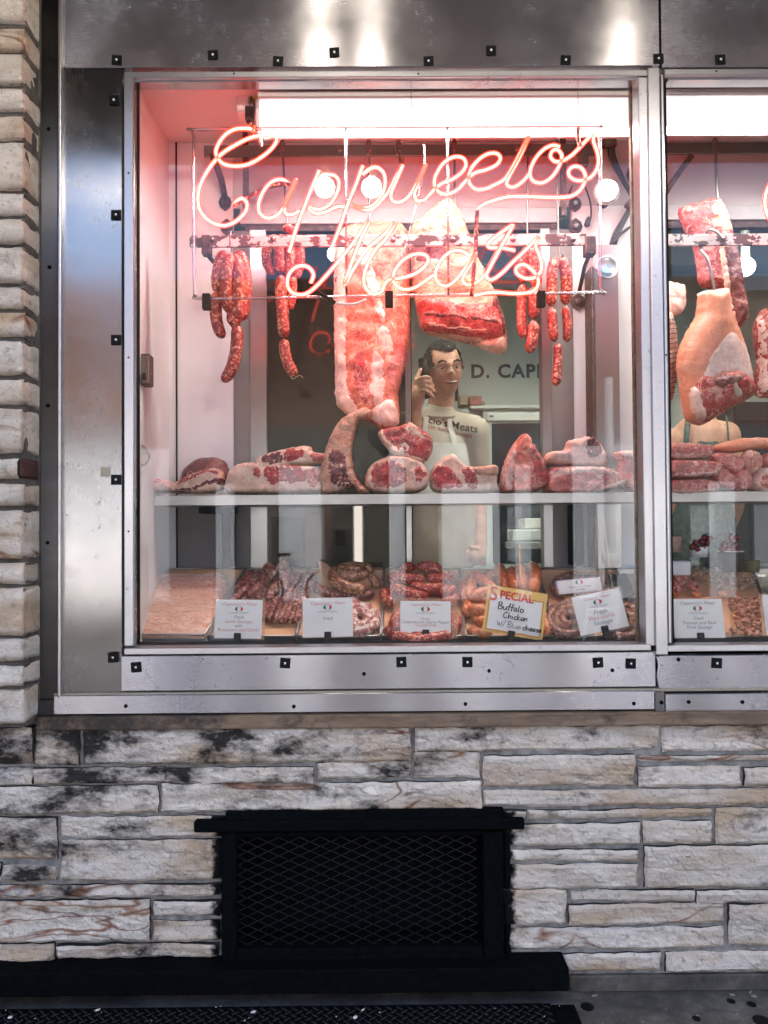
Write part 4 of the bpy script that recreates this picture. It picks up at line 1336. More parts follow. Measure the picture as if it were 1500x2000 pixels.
fr = [P(x, y, YN + .018) for x, y in [(392,253),(700,252),(1000,250),(1160,250),(1171,262),(1172,420),(1172,560),(1162,571),(900,576),(640,580),(400,583),(383,577),(380,565),(378,420),(379,270)]]
part('clear_frame', tube(crom(fr, 5, True), .0052, 9, True), MT['acrylic_rod'], sign, True)
for x0, y0, x1, y1 in [(675, 254, 677, 578), (874, 252, 876, 577)]:
    part('support_rod', tube([P(x0, y0, YN + .016), P(x1, y1, YN + .016)], .0036, 8), MT['acrylic_rod'], sign, True)
    part('rod_clip', obox(P(x0, y0, YN + .016), Vector((1, 0, 0)), Vector((0, 1, 0)), Vector((0, 0, 1)), .004, .004, .005, .001), MT['hook_steel'], sign)
for x, y in [(402, 588), (760, 583), (1058, 583)]:
    part('rubber_foot', pbox(x - 8, y - 16, x + 8, y + 15, YN + .006, YN + .032, .003, 2), MT['black_rubber'], sign)
part('electrode_lead', tube(crom([P(828, 283, YN + .006), P(829, 320, YN + .008), P(817, 380, YN + .01), P(795, 470, YN + .01), P(765, 545, YN + .008)], 6), .0035, 8), MT['acrylic_rod'], sign, True)
part('electrode_cap', tube(crom([P(608, 553, YN + .004), P(622, 570, YN + .012), P(655, 592, YN + .02)], 5), .0062, 9), MT['black_rubber'], sign, True)
part('electrode_lead', tube(crom([P(655, 592, YN + .02), P(690, 594, YN + .02), P(716, 585, YN + .014)], 6), .0042, 8), MT['ceramic'], sign, True)
part('electrode_cap', tube(crom([P(490, 240, YN + .01), P(494, 250, YN + .006), P(497, 256, YN)], 5), .008, 9), MT['neon_painted'], sign, True)
for x, y in [(802, 180), (1128, 175)]:
    part('hanging_wire', tube([P(x, y - 40, YN + .018), P(x + 2, 251, YN + .018)], .0009, 5), MT['hook_steel'], sign)

sg2 = thing('neon_sign', 'sliver of a second red neon sign at the photo border', 'neon sign', P(1540, 440, YN))
pth = crom([P(x, y, YN) for x, y in [(1580, 345), (1550, 330), (1518, 342), (1497, 375), (1496, 410), (1515, 440), (1550, 450), (1585, 430)]], 5)
t2_ = part('neon_tube', tube(pth, .0074, 10), MT['neon_shell'], sg2, True)
part('glow_core', tube(pth, .0044, 7), MT['neon_core'], t2_, True)
part('clear_frame', tube([P(1530, 300, YN + .018), P(1530, 480, YN + .018)], .0052, 8), MT['acrylic_rod'], sg2, True)

# ============================================================ SHOP ROOM BEHIND THE CASE
YW = 3.1
part('shop_floor', box(-2.6, 4.2, .53, YW + .1, -.05, 0.05), MT['shop_floor'], kind='structure')
part('shop_ceiling', box(-2.6, 4.2, .53, YW + .1, 3.05, 3.1), MT['grey_ceiling'], kind='structure')
part('shop_side_wall', box(-2.6, -2.5, .53, YW, .05, 3.05), MT['white_wall'], kind='structure')
part('shop_side_wall', box(4.1, 4.2, .53, YW, .05, 3.05), MT['white_wall'], kind='structure')
part('shop_wall', box(-2.6, 4.2, YW, YW + .1, .05, 3.05), MT['white_wall'], kind='structure')
part('front_partition', join(box(-2.6, XL - .021, .50, .53, .05, 3.05), box(XR + .021, 4.2, .50, .53, .05, 3.05), box(XL - .02, XR + .02, YB + .101, YB + .13, ztop - .02, 3.05), box(XL, XR, .50, .53, .05, zb0)), MT['white_wall'], kind='structure')
for k, (y, x0, x1) in enumerate([(.95, -2.5, 4.1), (1.6, -2.5, 4.1), (2.3, -2.5, 4.1)]):
    b_ = part('ceiling_beam', box(x0, x1, y, y + .09, 2.86, 3.05, .005), MT['grey_ceiling'])
    tag(b_, ['ceiling beam of the shop nearest the display case', 'middle ceiling beam of the shop, above the counter', 'ceiling beam of the shop nearest the lettered wall'][k], 'beam')
for k, (x0, x1) in enumerate([(-.5, .9), (1.1, 2.4)]):  # unseen lights added to brighten the man and the shop room
    t = thing('fill_tube_light', ['unseen strip light added on the shop ceiling to light the man', 'unseen strip light added on the shop ceiling behind the ham'][k], 'light fixture', ((x0 + x1) / 2, .66, 2.95))
    part('fitting', box(x0, x1, .60, .72, 2.97, 3.049, .004), MT['fridge_white'], t)
    part('fill_tube', cyl((x0 + .03, .66, 2.94), (x1 - .03, .66, 2.94), .019, 10), MT['shop_fill_glow'], t, True)
gb = thing('globe_bulb', 'bare round bulb on the shop ceiling seen past the rib rack', 'bulb', P(1457, 520, 1.5))
part('globe', ball(P(1456, 521, 1.5), .045), MT['spot_glow'], gb, True)
part('bulb_holder', cyl(P(1456, 504, 1.5), Vector((P(1456, 521, 1.5).x, 1.5, 3.05)), .02, 10), MT['ceramic'], gb, True)
for x in (1340, 1470):
    pp = part('ceiling_pipe', cyl(P(x, 690, 2.9) + Vector((0, -.5, 0)), P(x + 90, 520, 1.9), .014, 8), MT['fridge_white'])
    tag(pp, 'slanting white pipe under the shop ceiling behind the ham' if x < 1400 else 'slanting white pipe under the shop ceiling by the round bulb', 'pipe')
# lettering on the wall
k = S(YW)
wl = thing('wall_lettering', 'black capitals painted on the white shop wall', 'lettering', P(1000, 740, YW))
tm = text_mesh('D. CAPPUCCIO', 36.5 * k, 0, .0040, .001, 1.14, 'LEFT')
part('letters', place(tm, P(919, 737.5, YW - .002), Vector((1, 0, 0)), Vector((0, 0, 1)), Vector((0, -1, 0))), MT['ink_black'], wl)
# fridge and boxes below the lettering
fd = thing('display_fridge', 'white shop fridge with a dark glass front, under the lettered wall', 'fridge', (P(1015, 900, 2.6).x, 2.8, .05))
def pw_(x0, y0, x1, y1, Yf, Yb, bev=0): return pbox(x0, y0, x1, y1, Yf, Yb, bev)
part('cabinet', pw_(946, 797, 1200, 1400, 2.62, 3.05, .008), MT['fridge_white'], fd)
part('top_trim', pw_(918, 791, 1220, 797, 2.58, 3.05, .004), MT['fridge_white'], fd)
part('header', pw_(950, 805, 1190, 822, 2.598, 2.619, .006), MT['ceramic'], fd)
part('door_glass', pw_(962, 826, 1185, 1100, 2.61, 2.6195, .002), MT['glass_window_dark'], fd)
part('badge', pw_(956, 811, 964, 815, 2.594, 2.5979), MT['print_grey'], fd)
cl = thing('wall_cabinet', 'pale grey cabinet with a pinned notice beside the fridge', 'cabinet', (P(928, 900, 2.7).x, 2.8, .05))
part('cabinet', pw_(905, 800, 943, 1400, 2.66, 3.05, .006), MT['fridge_white'], cl)
part('notice', pw_(914, 812, 938, 860, 2.655, 2.6595), MT['card_white'], cl)
for i, (x0, y0, x1, y1, m, an) in enumerate([(898, 771, 914, 790.8, 'box_kraft', -12), (916, 773, 941, 790.8, 'box_red', 6), (941, 782, 948, 790.8, 'box_kraft', 0)]):
    bx = part('carton', pw_(x0, y0, x1, y1, 2.64, 2.8, .003), MT[m])
    tag(bx, ['brown carton leaning on top of the cabinet, beside the doorway strip', 'red printed carton on top of the cabinet, in the middle of three', 'tiny kraft carton at the end of the row on the cabinet'][i], 'box')
ds = part('door_strip', pw_(889, 735, 895, 782, 2.9, 2.93), MT['black_plastic'])
tag(ds, 'dark ribbed strip on the wall behind the man', 'strip')
# counter scales, tubs, stacked things seen low through the glass
ct = thing('work_counter', 'grey work counter behind the sliding glass', 'counter', (P(1030, 1100, 1.6).x, 1.7, .05))
part('counter_top', box(.12, 1.0, 1.45, 2.0, .98, 1.01, .004), MT['steel_case'], ct)
part('counter_front', box(.15, .97, 1.5, 1.95, .05, .979), MT['box_kraft'], ct)
for i, (x0, y0, x1, y1, Y, m) in enumerate([(996, 1058, 1060, 1072, 1.52, 'tray_steel'), (1000, 1034, 1058, 1057, 1.55, 'fridge_white'), (1024, 1012, 1062, 1033, 1.58, 'ceramic'), (922, 1068, 950, 1105, 1.3, 'box_red')]):
    q = part('food_tub', pw_(x0, y0, x1, y1, Y, Y + .16, .006), MT[m])
    tag(q, ['low steel pan under the tub stack behind the sliding glass', 'pale tub in the stack behind the sliding glass', 'cream tub on top of the stack behind the sliding glass', 'dark red packet standing behind the chicken sausages'][i], 'tub')
ls_ = thing('lamp_strip', 'bright upright lamp strip low behind the tinted door', 'lamp', P(699, 1110, 1.0))
part('lamp_face', pbox(692, 985, 707, 1120, 1.0, 1.02, .003), MT['strip_glow'], ls_)
part('lamp_channel', pbox(688, 983, 711, 1123, 1.021, 1.05, .003), MT['fridge_white'], ls_)
sb = thing('back_bench', 'low bench behind the tinted door with cartons on it', 'bench', (P(620, 1110, 1.2).x, 1.4, .05))
part('bench_top', box(-1.1, .02, 1.1, 1.7, P(620, 1108, 1.15).z - .03, P(620, 1108, 1.15).z, .004), MT['steel_case'], sb)
for x_ in (-1.05, -.04):
    part('leg', box(x_ - .02, x_ + .02, 1.15, 1.19, .05, P(620, 1108, 1.15).z - .031), MT['steel_dark'], sb)
zbt = P(620, 1108, 1.15).z + .001
for i, (x0, x1, hh, m, lb) in enumerate([(530, 590, .22, 'box_kraft', 'wide kraft carton on the bench behind the tinted door'), (596, 640, .30, 'butcher_paper', 'tall orange brown carton on the bench behind the tinted door'), (646, 684, .16, 'fridge_white', 'small white carton on the bench behind the tinted door')]):
    a_, c_ = P(x0, 1050, 1.2).x, P(x1, 1050, 1.2).x
    ct_ = thing('carton', lb, 'box', ((a_ + c_) / 2, 1.3, zbt))
    part('box_body', box(a_, c_, 1.2, 1.45, zbt, zbt + hh, .003), MT[m], ct_)
    part('packing_tape', box((a_ + c_) / 2 - .022, (a_ + c_) / 2 + .022, 1.1985, 1.3, zbt + hh - .07, zbt + hh + .0012), MT['grime_tape'], ct_)
ov = thing('wall_oven', 'dark wall oven behind the ham, cut by the photo edge', 'oven', P(1480, 870, 2.4))
part('oven_body', pw_(1436, 784, 1650, 1100, 2.4, 3.0, .006), MT['glass_window_dark'], ov)
part('handle', pw_(1446, 815, 1640, 818, 2.36, 2.399, .004), MT['steel_case'], ov)

# ------------------------------------------------------------ people
def remesh(vf, voxel, smooth_it=2):
    me = bpy.data.meshes.new('tmp')
    me.from_pydata([tuple(v) for v in vf[0]], [], vf[1]); me.update()
    o = bpy.data.objects.new('tmp', me); COL.objects.link(o)
    m = o.modifiers.new('r', 'REMESH'); m.mode = 'VOXEL'; m.voxel_size = voxel
    if smooth_it:
        s = o.modifiers.new('s', 'SMOOTH'); s.iterations = smooth_it; s.factor = .5
    dg = bpy.context.evaluated_depsgraph_get()
    e = bpy.data.meshes.new_from_object(o.evaluated_get(dg))
    V = [v.co.copy() for v in e.vertices]; Fc = [tuple(p.vertices) for p in e.polygons]
    bpy.data.objects.remove(o); bpy.data.meshes.remove(me); bpy.data.meshes.remove(e)
    return V, Fc

def chain(pts, n=16, flat=1.0):
    """limb: list of (point, radius); flat squashes front to back"""
    c = crom([Vector((*p, r)) if False else p for p, r in pts], 5)
    rr = crom([Vector((r, 0, 0)) for p, r in pts], 5)
    V, Fc = tube(c, [max(.002, q.x) for q in rr], n)
    caps = [ball(pts[0][0], pts[0][1]), ball(pts[-1][0], pts[-1][1])]
    return join((V, Fc), *caps)

def squash(vf, cy_, k):
    return [Vector((v.x, cy_ + (v.y - cy_) * k, v.z)) for v in vf[0]], vf[1]

def head_mesh(hw=.074, hd=.095, hh=.116):
    """head facing -Y, origin at its centre, chin at -hh"""
    nu, nv = 56, 44
    V, Fc = [], []
    for i in range(nv + 1):
        th = math.pi * i / nv
        z = math.cos(th)
        for j in range(nu):
            ph = 2 * math.pi * j / nu
            sx_, sy_ = math.sin(ph), -math.cos(ph)          # ph = 0 looks to -Y
            r = max(math.sin(th), .001) ** .85
            x, y, zz = hw * r * sx_, hd * r * sy_, hh * z
            front = max(0, -sy_)
            # jaw narrows, chin comes forward
            if z < 0:
                x *= 1 - .30 * (-z) ** 1.6
                y *= 1 - .22 * (-z) ** 2 * (1 if sy_ > 0 else .35)
            if z < -.55: y -= .010 * front ** 2 * min(1, (-z - .55) / .3)
            u = x / hw
            # brow, eye sockets, nose, cheeks, lips
            g = lambda a, b_, s1, s2: math.exp(-((u - a) / s1) ** 2 - ((z - b_) / s2) ** 2) * (front ** 1.5)
            y -= .009 * g(0, .16, .6, .07)
            y += .013 * (g(-.42, .03, .2, .09) + g(.42, .03, .2, .09))
            y -= .027 * g(0, -.20, .17, .12) + .015 * g(0, -.04, .11, .16)
            y -= .006 * (g(-.5, -.22, .22, .16) + g(.5, -.22, .22, .16))
            y -= .005 * g(0, -.47, .34, .07)
            y += .004 * g(0, -.60, .4, .05)
            V.append(Vector((x, y, zz)))
    for i in range(nv):
        for j in range(nu):
            Fc.append((i * nu + j, i * nu + (j + 1) % nu, (i + 1) * nu + (j + 1) % nu, (i + 1) * nu + j))
    for s in (-1, 1):
        e = ball((s * hw * .98, .008, -.012), .010, .019, .031, 12, 9)
        n = len(V); V += e[0]; Fc += [tuple(q + n for q in f) for f in e[1]]
    return V, Fc

YM = .95
km = S(YM)
def build_man():
    hc = P(866, 724, YM)
    man = thing('person', 'smiling man in glasses and a pale shop tee, holding a phone to his ear', 'person', (P(845, 900, YM).x, YM, .05))
    rot = Matrix.Rotation(R(12), 3, 'Z') @ Matrix.Rotation(R(-5), 3, 'Y') @ Matrix.Rotation(R(4), 3, 'X')
    H = lambda vf: ([hc + rot @ v for v in vf[0]], vf[1])
    hp = lambda x, y, z: hc + rot @ Vector((x, y, z))
    neck0 = P(858, 832, YM + .03); base = P(838, 900, YM + .02)
    sh = lambda x, y, dy=0: P(x, y, YM + dy)
    fl = .05
    X = base.x
    # hand geometry first: the phone stands along the jaw
    ph0, ph1 = P(834, 772, YM - .085), P(827, 707, YM - .055)
    wrist = P(812, 800, YM - .085); elb = P(795, 905, YM - .05); shl = P(752, 848, YM + .05)
    shr = P(921, 846, YM + .03); elr = P(932, 955, YM + .06); wrr = P(938, 1082, YM - .02)
    hipz = .98
    torso = [(Vector((X + .01, YM + .03, hipz)), .165), (Vector((X + .005, YM + .02, 1.10)), .170), (Vector((X, YM + .02, 1.25)), .165), (Vector((X + .002, YM + .03, P(840, 870, YM).z)), .16), (Vector((neck0.x - .004, YM + .04, P(858, 822, YM).z)), .070)]
    bodyparts = [squash(chain(torso, 24), YM + .03, .66),
                 chain([(neck0 + Vector((0, .03, -.05)), .062), (hc + rot @ Vector((0, .040, -.06)), .050)]),
                 H(head_mesh()),
                 chain([(shl, .062), ((shl + elb) / 2, .052), (elb, .043)]), chain([(elb, .043), ((elb * 2 + wrist) / 3, .043), (wrist, .027)]),
                 chain([(shr, .064), ((shr + elr) / 2, .052), (elr, .043)]), chain([(elr, .042), (wrr, .028)]),
                 squash(chain([(shl, .07), (Vector((X, YM + .04, shl.z + .01)), .09), (shr, .07)], 18), YM + .04, .8)]
    for s in (-1, 1):
        hx = X + s * .09
        bodyparts.append(chain([(Vector((hx, YM + .03, hipz - .02)), .095), (Vector((hx, YM + .02, .55)), .062), (Vector((hx, YM + .04, .13)), .042), (Vector((hx, YM - .06, .085)), .035)]))
    # right hand round the phone: palm behind, four fingers across the front edge, thumb up its side
    palm = P(815, 768, YM - .092)
    bodyparts.append(chain([(wrist, .027), (P(813, 785, YM - .09), .032), (palm, .033), (P(818, 752, YM - .085), .026)], 14))
    fing = []
    for k, (y0, y1, xe) in enumerate([(741, 738, 841), (749, 747, 846), (757, 757, 848), (765, 768, 846)]):
        r0 = .0098 - .0006 * k
        fing.append(chain([(P(814, y0 + 2, YM - .105), r0 * 1.08), (P(826, y0 - 3, YM - .128), r0), (P(838, y1, YM - .124), r0 * .95), (P(xe, y1 + 7, YM - .102), r0 * .85)], 10))
    fing.append(chain([(P(808, 765, YM - .085), .012), (P(813, 742, YM - .075), .0105), (P(822, 722, YM - .066), .009)], 10))
    lh = wrr
    for k in range(4):
        fing.append(chain([(lh + Vector((-.02, -.01 + k * .001, .015 - k * .014)), .010), (lh + Vector((-.06, -.03, .008 - k * .016)), .009), (lh + Vector((-.085 - .006 * (k in (1, 2)), -.02, -.008 - k * .016)), .008)], 8))
    fing.append(chain([(lh + Vector((-.01, -.02, .02)), .011), (lh + Vector((-.045, -.045, .03)), .009)], 8))
    bodyparts.append(chain([(lh, .028), (lh + Vector((-.035, -.012, -.008)), .034)], 12))
    body = remesh(join(*bodyparts, *fing), .0048, 2)
    part('body', body, MT['skin'], man, True)
    # clothes: shirt follows the torso and ends at neck and sleeves
    neckz = P(858, 806, YM)
    tb = [(p, r + .010) for p, r in torso[:-1]] + [(Vector((neck0.x, YM + .035, P(858, 812, YM).z)), .068)]
    sl = join(squash(chain(tb, 28), YM + .03, .68),
              squash(chain([(shl, .078), (Vector((X, YM + .04, shl.z + .012)), .096), (shr, .078)], 18), YM + .04, .82),
              chain([(shr, .076), ((shr * .45 + elr * .55), .068)], 16), chain([(shl, .074), ((shl * .5 + elb * .5), .066)], 16))
    V, Fc = remesh(sl, .008, 3)
    Vn = []
    for v in V:
        q = v * 9
        a = .006 * noise.noise(Vector((q.x * 1.5, q.y, q.z * .9)))
        d = Vector((v.x - X, v.y - YM - .03, 0)); d = d.normalized() if d.length > 1e-4 else Vector((0, -1, 0))
        Vn.append(v + d * a)
    part('tee_shirt', (Vn, Fc), MT['shirt_cloth'], man, True)
    part('collar', tube([neckz + Vector((math.cos(a) * .066, .008 + math.sin(a) * .056, -.010 + .014 * math.sin(a))) for a in [2 * math.pi * i / 24 for i in range(24)]], .0075, 8, True), MT['shirt_cloth'], man, True)
    from mathutils.bvhtree import BVHTree
    bv = BVHTree.FromPolygons(Vn, Fc)
    def on_shirt(x, z, lift):
        h = bv.ray_cast(Vector((x, YM - 1, z)), Vector((0, 1, 0)))
        return h[0].y - lift if h[0] is not None else None
    def drape(x0t, x1t, x0b, x1b, yt, yb, lift, nx=6, nz=16):
        pts = []
        for j in range(nz + 1):
            t = j / nz
            for i in range(nx + 1):
                u = i / nx
                p = P((x0t + (x1t - x0t) * u) * (1 - t) + (x0b + (x1b - x0b) * u) * t, yt + (yb - yt) * t, YM - .09)
                y = on_shirt(p.x, p.z, lift)
                pts.append(Vector((p.x, y if y is not None else (pts[-1].y if pts else YM - .08), p.z)))
        n = len(pts)
        fs = [(j * (nx + 1) + i, (j + 1) * (nx + 1) + i, (j + 1) * (nx + 1) + i + 1, j * (nx + 1) + i + 1) for j in range(nz) for i in range(nx)]
        V2 = pts + [p + Vector((0, .0035, 0)) for p in pts]
        F2 = fs + [tuple(q + n for q in reversed(f)) for f in fs]
        return V2, F2
    part('apron_strap', drape(873, 881, 884, 896, 806, 868, .010), MT['apron_cloth'], man, True)
    part('apron_strap', drape(830, 838, 821, 833, 812, 868, .010), MT['apron_cloth'], man, True)
    part('apron_bib', drape(806, 912, 788, 934, 864, 985, .010, 14, 14), MT['apron_cloth'], man, True)
    part('apron_skirt', drape(788, 934, 790, 928, 985, 1130, .014, 14, 12), MT['apron_tan'], man, True)
    for txt, size, x, y, slope in (("Cappuccio's Meats", 20, 852, 826, .20), ('Fine Gourmet Italian Sausage', 11, 853, 838, .20)):
        V, Fc = text_mesh(txt, size * km * 1.08, .2, .0004, 0)
        c0 = P(x, y, YM - .1)
        V2 = []
        for p in V:
            xx = c0.x + p.x; zz = c0.z + p.y - p.x * slope
            yy = on_shirt(xx, zz, .0022)
            V2.append(Vector((xx, yy if yy is not None else YM, zz)))
        part('shirt_print', (V2, Fc), MT['ink_black'] if size > 15 else MT['box_red'], man)
    # hair: cap over the skull, receding at the front
    hm = head_mesh()
    hv = [Vector((v.x * 1.07, v.y * 1.05 + .004, v.z * 1.045 + .001)) for v in hm[0][:45 * 56]]
    keep = []
    for f in hm[1]:
        if max(f) >= 45 * 56: continue
        cq = sum((hv[i] for i in f), Vector()) / len(f)
        line = (.078 - .012 * math.cos(cq.x * 45)) if cq.y < -.03 else (.066 - (cq.y + .03) * 1.6)
        if abs(cq.x) > .058 and cq.y < .02: line = min(line, .004)
        if cq.y > .03: line = -.05
        if cq.z > line + .008 * noise.noise(cq * 60): keep.append(f)
    used = sorted({i for f in keep for i in f}); ix = {k_: n_ for n_, k_ in enumerate(used)}
    hv2 = [hv[i] * (1.02 + .07 * noise.noise(hv[i] * 55) + .03 * noise.noise(hv[i] * 160)) for i in used]
    part('hair', H((hv2, [tuple(ix[i] for i in f) for f in keep])), MT['hair'], man, True)
    for s in (-1, 1):
        part('eye', H(ball((s * .031, -.0765, .002), .0095, .008, .0042, 14, 9)), MT['eye_white'], man, True)
        part('pupil', H(ball((s * .031 + .001, -.0825, .002), .0042, .0035, .0040, 10, 7)), MT['ink_black'], man, True)
        part('eyebrow', H(tube(crom([Vector((s * .014, -.097, .024)), Vector((s * .030, -.096, .030)), Vector((s * .048, -.085, .024))], 4), [.003] * 4 + [.0045] * 3 + [.004, .002], 6)), MT['hair'], man, True)
    part('mouth', H(tube(crom([Vector((-.027, -.088, -.052)), Vector((-.012, -.0985, -.058)), Vector((.0, -.100, -.0595)), Vector((.012, -.0985, -.058)), Vector((.027, -.088, -.052))], 4), [.002] + [.0055] * 15 + [.002], 8)), MT['skin_lip'], man, True)
    part('teeth', H(tube(crom([Vector((-.017, -.0985, -.0545)), Vector((0, -.1055, -.0575)), Vector((.017, -.0985, -.0545))], 4), .0030, 6)), MT['eye_white'], man, True)
    g = thing('spectacles', 'wire rimmed glasses worn by the man on the phone', 'glasses', hp(0, -.10, 0))
    for s in (-1, 1):
        part('rim', H(tube([Vector((s * .033 + .024 * math.cos(a), -.106 + .012 * abs(math.cos(a)) * (1 if math.cos(a) * s > 0 else 0), -.002 + .017 * math.sin(a))) for a in [i * math.pi / 10 for i in range(20)]], .0013, 6, True)), MT['hook_steel'], g, True)
        part('temple', H(tube([Vector((s * .057, -.096, .004)), Vector((s * .078, -.03, .004)), Vector((s * .076, .012, -.002))], .0014, 6)), MT['hook_steel'], g, True)
    part('bridge', H(tube([Vector((-.010, -.108, .003)), Vector((0, -.111, .006)), Vector((.010, -.108, .003))], .0013, 6)), MT['hook_steel'], g, True)
    phn = thing('telephone', 'black cordless phone held to the ear of the man', 'phone', ph0)
    ax = (ph1 - ph0).normalized(); sd_ = Vector((.8, -.6, .0)); sd_ = (sd_ - ax * sd_.dot(ax)).normalized(); nn = ax.cross(sd_)
    part('handset', obox((ph0 + ph1) / 2, sd_, ax, nn, .0215, (ph1 - ph0).length / 2 + .012, .013, .007), MT['black_plastic'], phn, True)
    part('earpiece', obox(ph1 + ax * .004 + nn * .002, sd_, ax, nn, .018, .012, .015, .004), MT['black_rubber'], phn, True)
    trn = []
    for s in (-1, 1):
        hx = X + s * .09
        trn.append(chain([(Vector((hx, YM + .03, hipz - .01)), .108), (Vector((hx, YM + .025, .55)), .078), (Vector((hx, YM + .04, .16)), .062)]))
    part('trousers', remesh(join(*trn), .014, 2), MT['trousers'], man, True)
build_man()

def build_customer():
    Yc = 1.25
    c = P(1385, 860, Yc)
    pr = thing('person', 'customer with bare shoulders in a dark patterned top, seen past the ham', 'person', (c.x, Yc, .05))
    X = P(1368, 860, Yc).x; zs_ = P(1368, 828, Yc).z
    shl, shr = P(1322, 862, Yc), P(1418, 850, Yc - .02)
    hc = Vector((X + .02, Yc, zs_ + .20))
    tor = [(Vector((X, Yc, .95)), .15), (Vector((X, Yc, 1.12)), .125), (Vector((X, Yc, 1.28)), .14), (Vector((X, Yc, zs_ - .08)), .135), (Vector((X + .01, Yc + .01, zs_ + .02)), .06)]
    flip = Matrix.Rotation(math.pi, 3, 'Z')
    hm = head_mesh()
    bits = [squash(chain(tor, 20), Yc, .66), chain([(Vector((X + .012, Yc, zs_ - .01)), .055), (hc + Vector((0, 0, -.06)), .05)]),
            ([hc + flip @ v for v in hm[0]], hm[1]),
            chain([(shl, .058), (shl + Vector((-.03, 0, -.28)), .042), (shl + Vector((-.01, .10, -.50)), .028)]),
            chain([(shr, .062), (shr + Vector((.04, 0, -.28)), .043), (shr + Vector((.0, .10, -.50)), .028)]),
            squash(chain([(shl, .06), (Vector((X, Yc, zs_ - .05)), .075), (shr, .062)], 16), Yc, .85)]
    for s in (-1, 1):
        bits.append(chain([(Vector((X + s * .08, Yc, .93)), .09), (Vector((X + s * .08, Yc, .52)), .06), (Vector((X + s * .08, Yc, .12)), .04), (Vector((X + s * .08, Yc + .09, .085)), .034)]))
        a = shl + Vector((-.01, .10, -.50)) if s < 0 else shr + Vector((.0, .10, -.50))
        bits.append(chain([(a, .028), (a + Vector((0, .06, -.03)), .034)]))
        for k in range(4):
            bits.append(chain([(a + Vector((-.024 + k * .016, .07, -.035)), .0095), (a + Vector((-.026 + k * .017, .12 + .008 * (k in (1, 2)), -.055)), .008)], 8))
        bits.append(chain([(a + Vector((s * -.03, .05, -.03)), .011), (a + Vector((s * -.05, .09, -.04)), .009)], 8))
    part('body', remesh(join(*bits), .0065, 2), MT['skin'], pr, True)
    tt = [(p, r + .008) for p, r in tor[:3]] + [(Vector((X, Yc, zs_ - .13)), .138)]
    part('vest_top', remesh(squash(chain(tt, 22), Yc, .70), .009, 2), MT['top_cloth'], pr, True)
    for x0, x1 in ((1346, 1339), (1418, 1424)):
        part('strap', tube(crom([P(x0, 812, Yc - .02), P(x0 + (x1 - x0) * .5, 832, Yc - .085), P(x1, 875, Yc - .10)], 5), .012 if x0 < 1400 else .004, 8), MT['top_cloth'], pr, True)
    hv = [Vector((v.x * 1.1, v.y * 1.08 + .004, v.z * 1.06)) for v in hm[0][:45 * 56]]
    keep = [f for f in hm[1] if max(f) < 45 * 56 and (sum(hv[i].z for i in f) / 4 > .05 or sum(hv[i].y for i in f) / 4 > .005)]
    part('hair', ([hc + flip @ v for v in hv], keep), MT['hair'], pr, True)
    for s in (-1, 1):
        part('eye', ball(hc + Vector((s * .031, .078, .004)), .012, .010, .008), MT['eye_white'], pr, True)
    part('mouth', tube([hc + Vector((-.02, .093, -.054)), hc + Vector((0, .100, -.057)), hc + Vector((.02, .093, -.054))], .0045, 7), MT['skin_lip'], pr, True)
    tr = [chain([(Vector((X + s * .08, Yc, .95)), .10), (Vector((X + s * .08, Yc, .52)), .07), (Vector((X + s * .08, Yc, .14)), .055)]) for s in (-1, 1)]
    part('trousers', remesh(join(*tr), .014, 2), MT['trousers'], pr, True)
build_customer()

# ============================================================ SAUSAGES
def sausage(path, r, sub=5, n=12, seed=0, tip=.5, wob=.10):
    """one link: swollen in the middle, pinched and knotted at both ends"""
    c = crom(path, sub)
    m = len(c)
    L = [0]
    for i in range(1, m): L.append(L[-1] + (c[i] - c[i - 1]).length)
    tot = L[-1]
    # refine ends
    out, rad = [], []
    k = max(14, int(tot / (r * .45)))
    for i in range(k + 1):
        u = .5 - .5 * math.cos(math.pi * i / k) if k < 24 else i / k
        s = u * tot
        j = 0
        while j < m - 2 and L[j + 1] < s: j += 1
        t = (s - L[j]) / max(1e-9, L[j + 1] - L[j])
        out.append(c[j].lerp(c[j + 1], min(1, t)))
        e = min(s, tot - s) / (r * 1.5)
        rr = r * math.sqrt(max(0, 1 - (1 - min(1, e)) ** 2))
        rr *= 1 + .07 * noise.noise(Vector((s * 28, seed * 7.7, 0))) + .03 * noise.noise(Vector((s * 90, seed * 3.3, 4)))
        rad.append(max(rr, r * .16))
    return tube(out, rad, n, wob=wob, seed=seed)

def bunch(label, links, Y, mat_, tails=()):
    a = links[0][0][0]
    t = thing('sausage_bunch', label, 'sausages', P(a[0], a[1] + 150, Y), 'sausage bunches hanging from the rails')
    for i, (pts, r) in enumerate(links):
        dz = pts[0][2] if len(pts[0]) > 2 else 0
        part('sausage', sausage([P(p[0], p[1], Y + (p[2] if len(p) > 2 else 0)) for p in pts], r * S(Y), seed=i + 1), MT[mat_], t, True)
    for pts in tails:
        part('string', tube(crom([P(x, y, Y - .01) for x, y in pts], 4), .0009, 5), MT['string'], t)
    return t
bunch('fat red sausage bunch hooked under the neon letter C',
      [([(447, 495, 0), (432, 505, .004), (425, 540, .006), (424, 572, .004)], 12), ([(424, 570, .004), (421, 610, .0), (426, 640, 0), (437, 660, 0)], 12),
       ([(452, 496, -.018), (444, 530, -.024), (443, 572, -.022), (448, 612, -.014)], 13), ([(458, 496, -.01), (466, 530, -.016), (466, 575, -.014), (462, 630, -.01)], 13),
       ([(458, 494, .012), (474, 505, .010), (480, 545, .008), (478, 585, .006), (470, 628, .004)], 12), ([(449, 607, -.012), (457, 632, -.012), (464, 610, 0)], 11),
       ([(462, 634, -.006), (463, 665, -.006), (457, 705, -.006), (447, 730, -.006), (434, 745, -.006)], 12)], YL, 'sausage_red', [[(432, 744), (428, 747)]])
